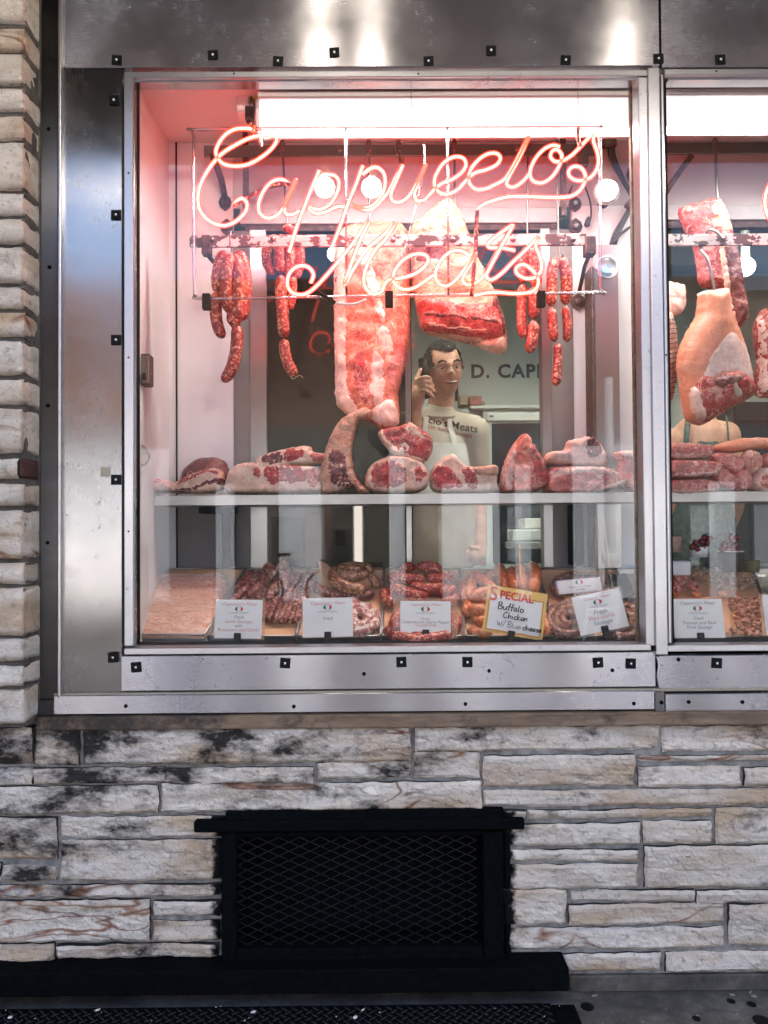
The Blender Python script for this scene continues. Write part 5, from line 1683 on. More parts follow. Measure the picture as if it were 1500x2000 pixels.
bunch('looped red sausage bunch hooked behind the letter a, a long link hanging lowest',
      [([(545, 465, .01), (530, 470, .01), (521, 490, .01), (522, 515, .01), (536, 538, .01)], 10), ([(552, 458, -.01), (546, 485, -.014), (546, 510, -.014), (549, 534, -.01)], 12),
       ([(562, 458, -.006), (567, 485, -.010), (567, 512, -.010), (562, 540, -.008)], 11), ([(568, 458, .008), (582, 475, .008), (586, 510, .008), (577, 545, .008)], 10),
       ([(552, 450, 0), (562, 447, 0), (575, 456, 0)], 11), ([(550, 536, -.008), (549, 570, -.008), (552, 610, -.008), (555, 660, -.008)], 12),
       ([(572, 540, .004), (570, 580, .004), (566, 605, .004)], 9), ([(555, 662, -.008), (557, 690, -.008), (565, 715, -.008), (578, 735, -.008)], 11)], YL + .08, 'sausage_red', [[(565, 730), (572, 740), (585, 733), (592, 738)]])
bunch('pair of pale red sausages hanging before the lettered wall',
      [([(1028, 482, .0), (1022, 515, 0), (1021, 552, 0)], 11), ([(1036, 482, -.01), (1044, 510, -.012), (1047, 548, -.01), (1042, 562, -.01)], 12), ([(1022, 554, 0), (1019, 600, 0), (1020, 640, 0), (1024, 662, 0)], 10),
       ([(1042, 560, -.012), (1043, 595, -.012), (1042, 624, -.012)], 11), ([(1042, 626, -.012), (1041, 655, -.012), (1033, 690, -.012)], 12)], YL + .10, 'sausage_red')
bunch('slim sausage string in links beside the white pier',
      [([(1088, 503, -.006), (1079, 525, -.008), (1078, 560, -.008), (1077, 598, -.008)], 11), ([(1093, 503, .004), (1104, 525, .004), (1107, 560, .004), (1103, 595, .004)], 12),
       ([(1077, 600, -.008), (1080, 640, -.008), (1084, 668, -.008)], 10), ([(1103, 597, .004), (1108, 630, .004), (1107, 668, .004)], 9), ([(1090, 670, -.006), (1089, 710, -.006), (1086, 754, -.006)], 9)], YL + .10, 'sausage_red')

# ============================================================ HANGING MEAT
def cut(name, label, cat, outline, Y, t, m, group=None, **kw):
    kw.setdefault('rag', 1.8); kw.setdefault('amp', .006)
    s = Slab(outline, Y, t, **kw)
    th = thing(name, label, cat, P((s.bb[0] + s.bb[1]) / 2, s.bb[3], Y), group)
    part('flesh', s.mesh(), MT[m], th, True)
    return th, s
YH = .37
th, s = cut('pork_flank', 'large pork side with fat along one edge, hanging from the grey rail', 'meat',
    [(690,438),(742,432),(790,440),(799,500),(801,600),(798,670),(788,730),(778,770),(781,815),(770,836),(745,838),(722,824),(700,822),(672,806),(656,780),(654,700),(652,600),(653,500),(664,450)], YH, .045, 'pork_side', r=60, res=7, amp=.008, freq=24, seed=2)
part('fat_edge', s.patch([(655,470),(668,452),(676,500),(678,600),(678,700),(684,770),(706,806),(700,820),(672,806),(656,780),(654,700),(652,600)], .002, 4, rag=3), MT['pork_fat'], th, True)
part('rib_bone', s.patch([(735,650),(752,640),(765,660),(768,690),(755,700),(742,680)], .002, 4, rag=3), MT['pork_fat'], th, True)
part('fat_seam', s.patch([(728,690),(745,700),(752,740),(748,790),(735,800),(722,760)], .002, 4, rag=4), MT['pork_fat'], th, True)
part('fat_seam', s.patch([(700,470),(720,500),(740,560),(752,620),(745,640),(724,590),(706,530)], .002, 4, rag=4), MT['pork_fat'], th, True)
part('lean_streak', s.patch([(692,700),(712,690),(722,740),(720,790),(704,790),(692,750)], .002, 4, rag=3), MT['rib_meat'], th, True)
part('lean_streak', s.patch([(756,720),(772,690),(786,650),(790,690),(780,740),(766,770)], .002, 4, rag=3), MT['pork_lean'], th, True)
part('shank_end', s.patch([(730,800),(760,782),(776,800),(776,830),(748,834),(728,820)], .012, 14, rag=3), MT['pork_fat'], th, True)
th, s = cut('beef_slab', 'dried beef rib slab tapering up to its hook, dark cut ribs along the bottom', 'meat',
    [(868,388),(886,392),(903,418),(914,452),(928,490),(955,545),(975,590),(990,650),(988,684),(970,690),(928,676),(880,664),(828,650),(815,612),(806,560),(802,500),(800,450),(822,425),(848,402)], YH, .055, 'dry_fat', r=45, res=7, amp=.010, freq=22, seed=5)
part('rib_face', s.patch([(816,592),(860,594),(920,602),(974,606),(984,650),(966,668),(920,664),(872,656),(829,648),(818,620)], .014, 10, rag=3), MT['rib_meat'], th, True)
part('dark_band', s.patch([(824,612),(870,618),(930,624),(968,632),(972,644),(930,640),(870,634),(828,628)], .019, 7, rag=4), MT['beef_dark'], th, True)
part('bone_row', s.patch([(828,634),(880,640),(940,648),(962,652),(960,658),(920,656),(870,650),(830,644)], .019, 6, rag=3), MT['beef_fat'], th, True)
part('fat_lip', s.patch([(930,672),(960,668),(984,660),(989,684),(970,691),(940,682)], .014, 8, rag=3), MT['beef_fat'], th, True)
part('dry_patch', s.patch([(806,482),(850,486),(872,500),(860,520),(830,524),(806,512)], .002, 4, rag=6), MT['beef_dark'], th, True)
part('loin_edge', s.patch([(958,585),(972,590),(986,640),(980,660),(968,640)], .014, 6, rag=3), MT['beef_dark'], th, True)
th, s = cut('rib_rack', 'rack of red ribs hanging behind the ham', 'meat',
    [(1324,412),(1345,400),(1372,392),(1400,386),(1416,402),(1426,432),(1436,470),(1448,510),(1456,570),(1463,615),(1452,636),(1436,642),(1424,620),(1412,570),(1368,560),(1360,520),(1352,480),(1338,455)], YH - .03, .030, 'rib_meat', r=26, res=6, amp=.006, seed=8)
part('loin_strip', s.patch([(1408,470),(1428,462),(1444,510),(1452,570),(1458,612),(1448,632),(1434,632),(1424,590),(1414,530)], .012, 12, rag=3), MT['beef_dark'], th, True)
part('bone_side', s.patch([(1360,482),(1384,480),(1390,520),(1394,556),(1370,558),(1364,520)], .002, 4, rag=3), MT['rib_meat'], th, True)
part('fat_face', s.patch([(1386,408),(1404,392),(1418,412),(1430,452),(1388,452),(1384,430)], .002, 4, rag=3), MT['dry_fat'], th, True)
part('fat_strip', s.patch([(1396,480),(1404,478),(1420,560),(1432,618),(1424,618),(1408,560)], .013, 5, rag=3), MT['beef_fat'], th, True)
YHAM = .17
th, s = cut('ham', 'whole ham with tan skin and a ragged cut base, hanging from the painted rail', 'ham',
    [(1366,572),(1392,567),(1421,566),(1424,600),(1436,632),(1450,668),(1462,710),(1470,755),(1474,768),(1458,782),(1436,792),(1410,806),(1372,830),(1344,824),(1334,800),(1328,760),(1322,710),(1328,675),(1342,645),(1358,618),(1362,595)], YHAM, .075, 'pig_skin', r=55, res=6, amp=.003, freq=16, seed=11)
part('fat_face', s.patch([(1402,662),(1416,658),(1434,672),(1452,690),(1464,730),(1468,760),(1452,752),(1424,738),(1400,736),(1372,748),(1356,745),(1366,712),(1384,682)], .002, 4, rag=3), MT['pork_fat'], th, True)
part('cut_face', s.patch([(1356,742),(1376,744),(1400,734),(1426,732),(1452,742),(1470,762),(1458,780),(1430,794),(1404,808),(1374,826),(1356,812),(1344,790),(1340,768)], .012, 12, rag=4), MT['rib_meat'], th, True)
part('dark_meat', s.patch([(1372,748),(1396,740),(1420,740),(1440,746),(1432,766),(1404,762),(1392,770),(1372,762)], .018, 8, rag=3), MT['beef_dark'], th, True)
part('lean_eye', s.patch([(1412,752),(1436,744),(1448,750),(1440,770),(1428,776),(1416,764)], .020, 8, rag=3), MT['beef_lean'], th, True)
part('leg_bone', s.patch([(1406,756),(1413,752),(1434,776),(1428,784),(1418,782)], .024, 6, rag=3), MT['bone'], th, True)
part('lean_eye', s.patch([(1372,790),(1392,780),(1404,790),(1396,804),(1378,810)], .017, 8, rag=3), MT['rib_meat'], th, True)
part('rind_flap', s.patch([(1337,768),(1347,760),(1362,800),(1370,828),(1358,828),(1342,806)], .017, 7, rag=3), MT['pork_fat'], th, True)
part('shank_rim', s.patch([(1364,573),(1392,568),(1422,566),(1422,571),(1392,574),(1366,579)], .002, 4, rag=3), MT['pork_fat'], th, True)
th, s = cut('netted_salami', 'pale salami in netting, half hidden by the mullion', 'salami',
    [(1300,610),(1312,612),(1320,640),(1325,690),(1322,740),(1314,775),(1300,790),(1288,740),(1288,660)], .27, .034, 'net_salami', r=20, res=6, seed=14)
net = []
for k in range(16):
    y = 630 + k * 9.5
    p0, p1 = P(1294, y, .27), P(1324, y - 6, .27)
    net.append(tube([Vector((p0.x + (p1.x - p0.x) * q, s.front(1294 + 30 * q, y - 6 * q) - .001 if _inside(1294 + 30 * q, y - 6 * q, s.poly) else .27, p0.z + (p1.z - p0.z) * q)) for q in (.05, .25, .45, .65, .85)], .0011, 5))
part('netting', join(*net), MT['cable_black'], th, kind='stuff')
th, s = cut('pig_ear', 'pale pink pig ear hooked beside the ham shank', 'meat', [(1300,552),(1320,553),(1338,558),(1340,580),(1338,600),(1326,614),(1312,616),(1300,600)], .30, .018, 'pork_fat', res=5, seed=15)
th, s = cut('pork_chop_slab', 'marbled pork slab cut by the edge of the photo', 'meat',
    [(1478,618),(1500,600),(1560,600),(1580,690),(1570,770),(1510,778),(1474,768),(1476,700),(1470,650)], .24, .04, 'rib_meat', r=24, res=7, seed=17)
part('fat_rind', s.patch([(1474,640),(1484,620),(1490,690),(1490,768),(1476,766),(1478,700)], .002, 4, rag=3), MT['pork_fat'], th, True)

# ============================================================ MEAT ON THE SHELF
G = 'cuts of meat along the shelf'
YA = .335
th, s = cut('mirrored_belly', 'thin pale belly strip standing in for meat mirrored in the side panel', 'meat', [(286,938),(300,933),(322,937),(340,942),(352,952),(342,962),(312,962),(288,952)], YA, .05, 'pork_fat', G, r=6, res=5, seed=20)  # strip put where the side panel mirrors the shelf meat
part('lean_top', s.patch([(288,938),(304,935),(322,939),(318,945),(296,945)], .0014, 2.5, rag=1.6), MT['pork_lean'], th, True)
th, s = cut('smoked_belly', 'folded smoked belly slices with dark crust, stacked beside the thin strip', 'meat', [(338,950),(356,936),(384,922),(410,914),(432,918),(440,932),(437,952),(424,963),(380,964),(344,963)], YA - .005, .06, 'beef_fat', G, r=6, res=5, seed=21)
part('lean_layer', s.patch([(350,942),(384,926),(410,918),(430,922),(432,930),(408,928),(382,940),(356,950)], .0014, 2.5, rag=3), MT['rib_meat'], th, True)
part('crust_layer', s.patch([(346,957),(380,952),(412,938),(438,936),(437,946),(412,950),(384,960),(350,962)], .0014, 2.5, rag=1.6), MT['beef_dark'], th, True)
th, s = cut('liver_piece', 'dark smooth liver lying behind the smoked belly', 'meat', [(352,935),(360,915),(382,898),(412,893),(434,898),(446,912),(450,940),(440,955),(360,955)], YA + .05, .04, 'beef_dark', G, res=6, seed=22)
th, s = cut('loin_roast', 'long loin roast with a deep red face and thick fat, lowest on its pile', 'meat', [(441,955),(444,932),(458,912),(490,903),(540,905),(590,908),(622,914),(630,940),(627,962),(560,965),(480,965),(448,964)], YA, .065, 'beef_fat', G, r=6, res=5, seed=23)
part('red_face', s.patch([(520,916),(560,912),(592,914),(606,928),(600,946),(584,944),(572,950),(556,944),(540,950),(524,938)], .0014, 2.5, rag=3), MT['beef_lean'], th, True)
part('red_face', s.patch([(604,918),(624,920),(626,948),(612,956),(602,944)], .0014, 2.5, rag=3), MT['rib_meat'], th, True)
part('lean_eye', s.patch([(500,918),(510,914),(516,930),(508,938),(500,930)], .0014, 2.5, rag=1.6), MT['beef_lean'], th, True)
th, s = cut('rib_steak', 'dark marbled rib steak lying on top of the long loin roast', 'meat', [(498,912),(502,895),(530,884),(570,874),(604,871),(612,882),(640,888),(638,904),(612,908),(570,912),(530,920),(506,918)], YA - .012, .05, 'beef_fat', G, r=6, res=5, seed=24)
part('dark_eye', s.patch([(516,894),(540,886),(556,886),(556,904),(534,910),(516,906)], .0014, 2.5, rag=1.6), MT['beef_dark'], th, True)
part('red_eye', s.patch([(558,884),(580,877),(598,880),(596,894),(580,902),(558,904)], .0014, 2.5, rag=1.6), MT['beef_lean'], th, True)
part('bone_rim', s.patch([(510,916),(540,910),(580,906),(602,898),(602,903),(580,911),(540,917),(512,921)], .0014, 2.5, rag=1.6), MT['bone'], th, True)
part('tail_meat', s.patch([(608,888),(636,891),(634,902),(612,902)], .0014, 2.5, rag=1.6), MT['rib_meat'], th, True)
th, s = cut('rib_arch', 'tall curved pale rib piece standing up between the steaks', 'meat', [(628,962),(624,930),(632,890),(646,850),(668,818),(700,800),(716,797),(724,806),(718,818),(700,826),(694,846),(688,880),(692,920),(706,945),(722,958),(718,966),(700,964),(690,952),(672,960),(646,966)], YA - .02, .045, 'dry_fat', G, r=6, res=5, seed=25)
part('dark_hollow', s.patch([(642,912),(648,884),(664,880),(676,890),(680,920),(690,948),(676,956),(652,950)], .0014, 2.5, rag=3), MT['beef_dark'], th, True)
part('amber_fat', s.patch([(646,900),(656,904),(674,908),(672,918),(656,918),(644,910)], .0014, 2.5, rag=1.6), MT['tripe'], th, True)
part('grey_membrane', s.patch([(652,938),(670,930),(684,940),(684,956),(664,962),(650,956)], .0014, 2.5, rag=1.6), MT['net_salami'], th, True)
th, s = cut('prime_rib', 'round marbled prime rib end, lowest of the round pair', 'meat', [(713,945),(718,918),(736,900),(762,890),(800,892),(826,906),(836,928),(834,950),(816,962),(770,965),(730,962)], YA, .065, 'beef_fat', G, r=6, res=5, seed=26)
part('red_face', s.patch([(722,942),(726,918),(742,904),(768,902),(790,914),(796,936),(782,952),(748,956),(730,954)], .0014, 2.5, rag=3), MT['rib_meat'], th, True)
part('lean_eye', s.patch([(742,938),(744,918),(762,908),(782,920),(784,938),(764,948)], .0014, 2.5, rag=1.6), MT['beef_lean'], th, True)
part('rim_seam', s.patch([(806,918),(822,914),(832,930),(824,944),(810,940)], .0014, 2.5, rag=3), MT['rib_meat'], th, True)
th, s = cut('shoulder_steak', 'shoulder steak with a round white bone, tilted on top of the prime rib', 'meat', [(738,852),(744,838),(780,833),(800,824),(812,832),(838,848),(846,872),(838,894),(826,905),(800,898),(770,888),(752,872)], YA - .025, .035, 'rib_meat', G, r=6, res=5, seed=27)
part('fat_rim', s.patch([(738,850),(746,842),(760,862),(790,884),(826,898),(826,905),(800,899),(770,889),(752,872)], .0014, 2.5, rag=1.6), MT['beef_fat'], th, True)
part('marrow_bone', s.patch([(781,876),(784,868),(792,866),(799,872),(799,881),(791,886),(783,884)], .0014, 2.5, rag=1.6), MT['bone'], th, True)
part('marrow', s.patch([(786,876),(790,871),(795,875),(793,881),(788,881)], .012, 3), MT['rib_meat'], th, True)
part('lean_lobe', s.patch([(758,858),(776,854),(796,860),(782,866),(778,876),(764,868)], .0014, 2.5, rag=1.6), MT['beef_lean'], th, True)
part('lean_lobe', s.patch([(800,866),(826,868),(826,888),(806,886)], .0014, 2.5, rag=3), MT['beef_lean'], th, True)
part('fat_flap', s.patch([(788,838),(802,828),(822,846),(834,860),(816,856),(798,848)], .0014, 2.5, rag=3), MT['beef_fat'], th, True)
th, s = cut('tbone_steak', 'bright red steak with a purple fat cap, beside the prime rib', 'meat', [(838,940),(843,916),(858,900),(878,888),(890,890),(904,906),(930,912),(964,908),(972,918),(970,940),(972,958),(940,964),(880,964),(846,960)], YA, .055, 'beef_fat', G, r=6, res=5, seed=28)
part('red_face', s.patch([(841,938),(847,918),(862,910),(880,918),(894,936),(904,954),(880,958),(850,954)], .0014, 2.5, rag=3), MT['beef_lean'], th, True)
part('red_face', s.patch([(898,914),(916,916),(930,934),(928,956),(912,956),(902,936)], .0014, 2.5, rag=3), MT['rib_meat'], th, True)
part('fat_roll', s.patch([(920,914),(964,909),(971,918),(966,930),(930,930),(922,922)], .012, 6), MT['dry_fat'], th, True)
th, s = cut('leg_wedge', 'tall pink leg wedge standing on its cut face', 'meat', [(975,962),(979,925),(988,895),(1002,868),(1018,850),(1030,849),(1036,862),(1048,882),(1062,906),(1067,930),(1064,948),(1040,962),(1004,964)], YA, .06, 'pork_lean', G, r=6, res=5, seed=29)
part('pink_side', s.patch([(1004,868),(1018,852),(1030,852),(1032,876),(1030,920),(1034,956),(1006,960),(1000,910)], .0014, 2.5, rag=1.6), MT['pork_side'], th, True)
part('red_face', s.patch([(1035,872),(1050,892),(1064,920),(1062,942),(1046,950),(1036,930),(1032,900)], .0014, 2.5, rag=3), MT['rib_meat'], th, True)
part('fat_edge', s.patch([(978,950),(982,915),(994,885),(1004,870),(1000,900),(996,940),(994,960)], .0014, 2.5, rag=1.6), MT['pork_fat'], th, True)
th, s = cut('pork_joint', 'broad pale pork leg roast under the round topped piece', 'meat', [(1062,950),(1066,922),(1080,912),(1120,910),(1170,912),(1198,922),(1216,940),(1206,952),(1160,964),(1100,967),(1066,964)], YA, .07, 'pork_lean', G, r=6, res=5, seed=30)
part('fat_band', s.patch([(1066,924),(1100,914),(1150,913),(1196,922),(1190,930),(1140,926),(1096,932),(1070,936)], .0014, 2.5, rag=3), MT['pork_fat'], th, True)
part('fat_edge', s.patch([(1150,958),(1188,944),(1212,936),(1214,944),(1196,954),(1160,963)], .0014, 2.5, rag=1.6), MT['pork_fat'], th, True)
th, s = cut('rolled_roast', 'rolled roast with a dark round centre, on top of the pale pork leg', 'meat', [(1062,896),(1070,884),(1100,878),(1108,862),(1130,856),(1150,853),(1168,866),(1178,886),(1186,906),(1160,912),(1110,911),(1066,905)], YA - .01, .055, 'pork_fat', G, r=6, res=5, seed=31)
part('dark_eye', s.patch([(1135,872),(1144,858),(1158,858),(1168,872),(1168,888),(1152,896),(1138,890)], .0014, 2.5, rag=1.6), MT['beef_dark'], th, True)
part('amber_tail', s.patch([(1062,896),(1070,885),(1084,882),(1086,902),(1068,905)], .0014, 2.5, rag=1.6), MT['tripe'], th, True)
th, s = cut('fat_block', 'pale pork pieces heaped on the shelf just before the mullion', 'meat', [(1204,930),(1206,905),(1200,885),(1222,880),(1250,884),(1262,920),(1260,962),(1230,966),(1212,950)], YA, .05, 'pork_lean', G, r=6, res=6, seed=32)
part('fat_top', s.patch([(1200,888),(1222,881),(1250,886),(1250,898),(1222,896),(1204,898)], .0014, 2.5, rag=1.6), MT['pork_fat'], th, True)
def belly(label, x0, x1, y0, y1, seed, curl=0, dY=0):
    xm = (x0 + x1) / 2
    th, s = cut('pork_slab', label, 'meat', [(x0, y0 + 4), (xm, y0), (x1 - 16, y0 + 3), (x1, y0 + 10 - curl), (x1 - 4, y1 - 6), (xm + 20, y1), (x0, y1)], YA + dY, .065, 'pork_lean', G, r=8, res=5, seed=seed)
    part('rind_band', s.patch([(x0 + 4, y1 - 9), (xm, y1 - 10), (x1 - 10, y1 - 14), (x1 - 3, y1 - 8), (xm + 20, y1 - 2), (x0 + 4, y1 - 2)], .0014, 2.5, rag=1.6), MT['pork_fat'], th, True)
    return th
belly('pork belly slab lowest in the pile beside the mullion', 1296, 1396, 934, 967, 33)
belly('middle pork belly slab in the pile beside the mullion', 1296, 1400, 897, 934, 34, 3, -.006)
belly('topmost pork belly slab in the pile beside the mullion', 1296, 1386, 865, 898, 35, 2, .004)
FEET = [('pig foot with its round cut end up, in the heap at the photo edge', [(1452,886),(1462,878),(1476,884),(1482,902),(1476,922),(1458,922),(1450,906)], -.02, True),
        ('plump pig foot lying on the heap next to the belly pile', [(1386,892),(1402,884),(1430,886),(1446,900),(1448,918),(1430,928),(1404,914),(1388,906)], 0, False),
        ('pale pig foot lowest in the heap, touching the belly pile', [(1388,920),(1404,912),(1424,924),(1440,944),(1424,958),(1400,954),(1388,940)], -.01, False),
        ('pig foot in the middle bottom of the heap', [(1428,930),(1444,914),(1458,926),(1464,950),(1446,962),(1430,956)], -.014, False),
        ('cut pig foot low in the heap at the photo edge', [(1464,938),(1478,916),(1500,914),(1530,926),(1530,960),(1490,964),(1466,958)], -.02, True),
        ('pig foot behind the round cut one, partly outside the photo', [(1484,900),(1500,884),(1540,884),(1550,910),(1510,918),(1488,914)], .0, False)]
for i, (lb_, ol, dy, cutend) in enumerate(FEET):
    th, s = cut('pork_trotter', lb_, 'meat', ol, YA + dy, .045, 'pork_lean' if not cutend else 'pork_fat', G, r=6, res=5, seed=40 + i)
    if cutend:
        cx_ = sum(p[0] for p in ol) / len(ol); cy_ = sum(p[1] for p in ol) / len(ol)
        part('cut_end', s.patch([(cx_ + (x - cx_) * .72, cy_ + (y - cy_) * .72) for x, y in ol], .0014, 2.5, rag=1.6), MT['pork_side'], th, True)
th, s = cut('skin_sheet', 'glossy tan piece of pork skin on top of the foot heap', 'meat', [(1390,874),(1420,862),(1460,855),(1510,856),(1560,866),(1560,880),(1500,878),(1450,882),(1410,886)], YA + .02, .05, 'pig_skin', G, r=8, res=6, seed=50)

# ============================================================ TRAYS
def tray(label, xf0, xf1, xb0, xb1, yf=1249, yb=1117, paper=True, pcol='butcher_paper'):
    a, b_, c, d = T(xf0, yf), T(xf1, yf), T(xb1, yb), T(xb0, yb)
    t = thing('meat_tray', label, 'tray', (a + b_) / 2)
    q = [a, b_, c, d]
    part('tray_base', prism([p - TN * .010 for p in q], TN * .004), MT['tray_steel'], t)
    rim = [p + TN * .014 for p in q]
    part('tray_rim', tube([rim[0].lerp(rim[1], .02), rim[0].lerp(rim[1], .98), rim[1].lerp(rim[2], .03), rim[1].lerp(rim[2], .97), rim[2].lerp(rim[3], .02), rim[2].lerp(rim[3], .98), rim[3].lerp(rim[0], .03), rim[3].lerp(rim[0], .97)], .003, 7, True), MT['tray_steel'], t, True)
    for i in range(4):
        p0, p1 = q[i], q[(i + 1) % 4]
        o_ = (p1 - p0).normalized().cross(TN) * -.0008
        part('tray_side', prism([p0 - TN * .006, p1 - TN * .006, p1 + TN * .014, p0 + TN * .014], o_), MT['tray_steel'], t)
    if paper:
        nx, nz = 14, 12
        V = []
        for j in range(nz + 1):
            for i in range(nx + 1):
                u, v = i / nx, j / nz
                p = (a.lerp(b_, .02 + .96 * u)).lerp(d.lerp(c, .02 + .96 * u), .02 + .97 * v)
                h = .0 + .004 * noise.noise(p * 25) + (.012 * max(0, v - .85) / .15)
                V.append(p + TN * h)
        Fc = [(j * (nx + 1) + i, j * (nx + 1) + i + 1, (j + 1) * (nx + 1) + i + 1, (j + 1) * (nx + 1) + i) for j in range(nz) for i in range(nx)]
        pp = part('butcher_paper', (V, Fc), MT[pcol], None, True)
        tag(pp, 'sheet of peach butcher paper lining the ' + label, 'paper')
    return t
tray('tray of tripe near the side panel', 262, 400, 330, 478, 1246)
tray('tray of dark sausage logs', 405, 578, 482, 604)
tray('tray of coiled tan sausage', 580, 742, 606, 750)
tray('tray of red sausage coils', 746, 908, 752, 898)
tray('tray of orange chicken sausages', 908, 1082, 900, 1046)
tray('tray of brown sausage coils', 1086, 1250, 1052, 1205)
tray('tray of stewing meat behind the second window', 1300, 1530, 1262, 1470, 1250, 1122)

# tripe: overlapping folded sheets
rs = random.Random(3)
tp = thing('tripe_heap', 'heap of pale orange folded tripe sheets on peach paper', 'tripe', T(350, 1240))
def sheet(x0, y0, x1, y1, h0, h1, seed, n=22, mz=10):
    V = []
    for j in range(mz + 1):
        for i in range(n + 1):
            u, v = i / n, j / mz
            px, py = x0 + (x1 - x0) * u + 18 * (v - .5) * -1, y0 + (y1 - y0) * v
            rd = min(1, min(u, 1 - u) * 9)
            drop = (1 - math.sqrt(max(0, 1 - (1 - rd) ** 2)))
            fr = math.sqrt(max(0, 1 - max(0, (v - .35) / .65) ** 2))
            h = (h0 + (h1 - h0) * v) * (1 - drop * .8) * (.25 + .75 * fr)
            p = T(px, py, 0)
            h += .006 * noise.noise(Vector((px * .03 + seed, py * .09, seed))) + .003 * noise.noise(Vector((px * .02, py * .35, seed)))
            V.append(p + TN * h + Vector((0, -.012 * fr * v, 0)))
    w_ = n + 1
    Fc = [(j * w_ + i, (j + 1) * w_ + i, (j + 1) * w_ + i + 1, j * w_ + i + 1) for j in range(mz) for i in range(n)]
    m = len(V)
    V += [v - TN * .004 for v in V]
    Fc += [tuple(q + m for q in reversed(f)) for f in Fc]
    return V, Fc
for k in range(10):
    y = 1146 + k * 9
    h = .046 - .0034 * k
    part('tripe_sheet', sheet(276 - k * 1.6 + 3 * math.sin(k * 2.1), y - 4, 438 - k * 3.6 + 5 * math.sin(k * 1.7), y + 20, h, h - .004, k * 3 + 1), MT['tripe'], tp, True)

def links_group(label, cat, name, items, m, group=None, base=(0, 0)):
    t = thing(name, label, cat, T(*base))
    for i, (pts, r) in enumerate(items):
        k = S(T(pts[0][0], pts[0][1]).y)
        part('sausage', sausage([T(p[0], p[1], p[2]) for p in pts], r * k, seed=i + 31, n=11), MT[m], t, True)
    return t
# dark sausage logs, lying down the slope
logs = []
for i in range(11):
    u = i / 10
    xt, xb = 492 + 112 * u, 446 + 132 * u
    logs.append(([(xt, 1118 + 3 * (i % 2), .010), ((xt + xb) / 2 + rnd(-3, 3), 1165, .011), (xb, 1212 + rnd(-6, 4), .011)], 9.5))
for x0, y0, x1, y1, r in [(514, 1116, 452, 1176, 9), (536, 1112, 484, 1168, 10), (558, 1118, 520, 1172, 11), (496, 1116, 462, 1150, 9), (582, 1120, 556, 1180, 9)]:
    logs.append(([(x0, y0, .034), ((x0 + x1) / 2, (y0 + y1) / 2, .034), (x1, y1, .030)], r))
logs.append(([(519, 1106, .048), (528, 1112, .054), (538, 1121, .052)], 12))
logs.append(([(551, 1100, .05), (556, 1122, .056), (560, 1150, .05)], 12.5))
logs.append(([(570, 1110, .036), (568, 1130, .040), (562, 1150, .036)], 9))
for i in range(5):
    logs.append(([(560 + i * 9, 1158, .016), (548 + i * 9.5, 1185, .018), (534 + i * 11, 1216, .016)], 9))
links_group('pile of dark smoked sausage logs in their tray', 'sausages', 'sausage_pile', logs, 'sausage_dark', base=(510, 1215))
def coil(cx_, cy_, a, b_, turns, r, h, rot=0.0, inner=.18, n=None, arc0=0.0):
    pts = []
    n = n or int(turns * 22)
    for i in range(n + 1):
        u = i / n
        q = arc0 + rot + u * turns * 2 * math.pi
        k = inner + (1 - inner) * u
        pts.append((cx_ + a * k * math.cos(q), cy_ + b_ * k * math.sin(q), h))
    return (pts, r)
links_group('tan sausage coil heaped on a fold of peach paper', 'sausages', 'sausage_coil',
    [coil(690, 1118, 36, 13, 2.0, 9.5, .046), ([(655, 1110, .05), (652, 1128, .052), (668, 1142, .052), (690, 1149, .05), (716, 1150, .046)], 11), ([(722, 1122, .035), (735, 1138, .03), (748, 1136, .026)], 9)], 'sausage_tan', base=(690, 1150))
links_group('dark ring sausage lying under the tan coil', 'sausages', 'sausage_ring', [([(613, 1130, .02), (612, 1144, .02), (630, 1154, .018), (660, 1160, .016), (700, 1165, .014), (732, 1158, .014)], 10)], 'sausage_dark', base=(660, 1165))
links_group('floury pale sausage coil in front of its card', 'sausages', 'sausage_coil', [coil(700, 1208, 42, 32, 2.6, 12, .018, 1.0)], 'sausage_pale', base=(700, 1240))
fold = []
for j in range(9):
    for i in range(9):
        u, v = i / 8, j / 8
        p = T(622 + 96 * u + 6 * v, 1102 + 40 * v + 8 * math.sin(u * 3), .030 + .02 * v * (1 - v) + .004 * math.sin(u * 9 + v * 4))
        fold.append(p + TN * (.014 if (i < 2 and j < 2) else 0))
pp = part('butcher_paper', (fold, [(j * 9 + i, j * 9 + i + 1, (j + 1) * 9 + i + 1, (j + 1) * 9 + i) for j in range(8) for i in range(8)]), MT['butcher_paper'], None, True)
tag(pp, 'folded piece of peach butcher paper under the tan sausage coil', 'paper')
reds = [([(758, 1126, .05), (790, 1130, .056), (830, 1130, .056)], 11.5), ([(832, 1130, .056), (862, 1129, .056), (886, 1124, .05)], 11.5), ([(780, 1116, .058), (800, 1108, .066), (812, 1112, .064)], 11),
        ([(812, 1108, .066), (838, 1106, .066), (864, 1114, .06)], 10.5), ([(762, 1146, .032), (788, 1156, .040), (816, 1164, .042), (838, 1166, .04)], 12), ([(800, 1144, .04), (840, 1150, .042), (872, 1146, .036)], 11),
        ([(752, 1150, .02), (754, 1170, .02), (772, 1182, .02)], 11), ([(856, 1162, .036), (872, 1156, .038), (890, 1148, .034)], 12), ([(860, 1176, .02), (880, 1174, .022), (894, 1164, .02)], 11)]
links_group('mound of red speckled sausage links, heaped at the back of their tray', 'sausages', 'sausage_pile', reds, 'sausage_red', base=(825, 1170))
links_group('red speckled sausage coil around its card', 'sausages', 'sausage_coil', [coil(826, 1218, 74, 34, 2.4, 12.5, .016, .4, .35)], 'sausage_red', base=(826, 1245))
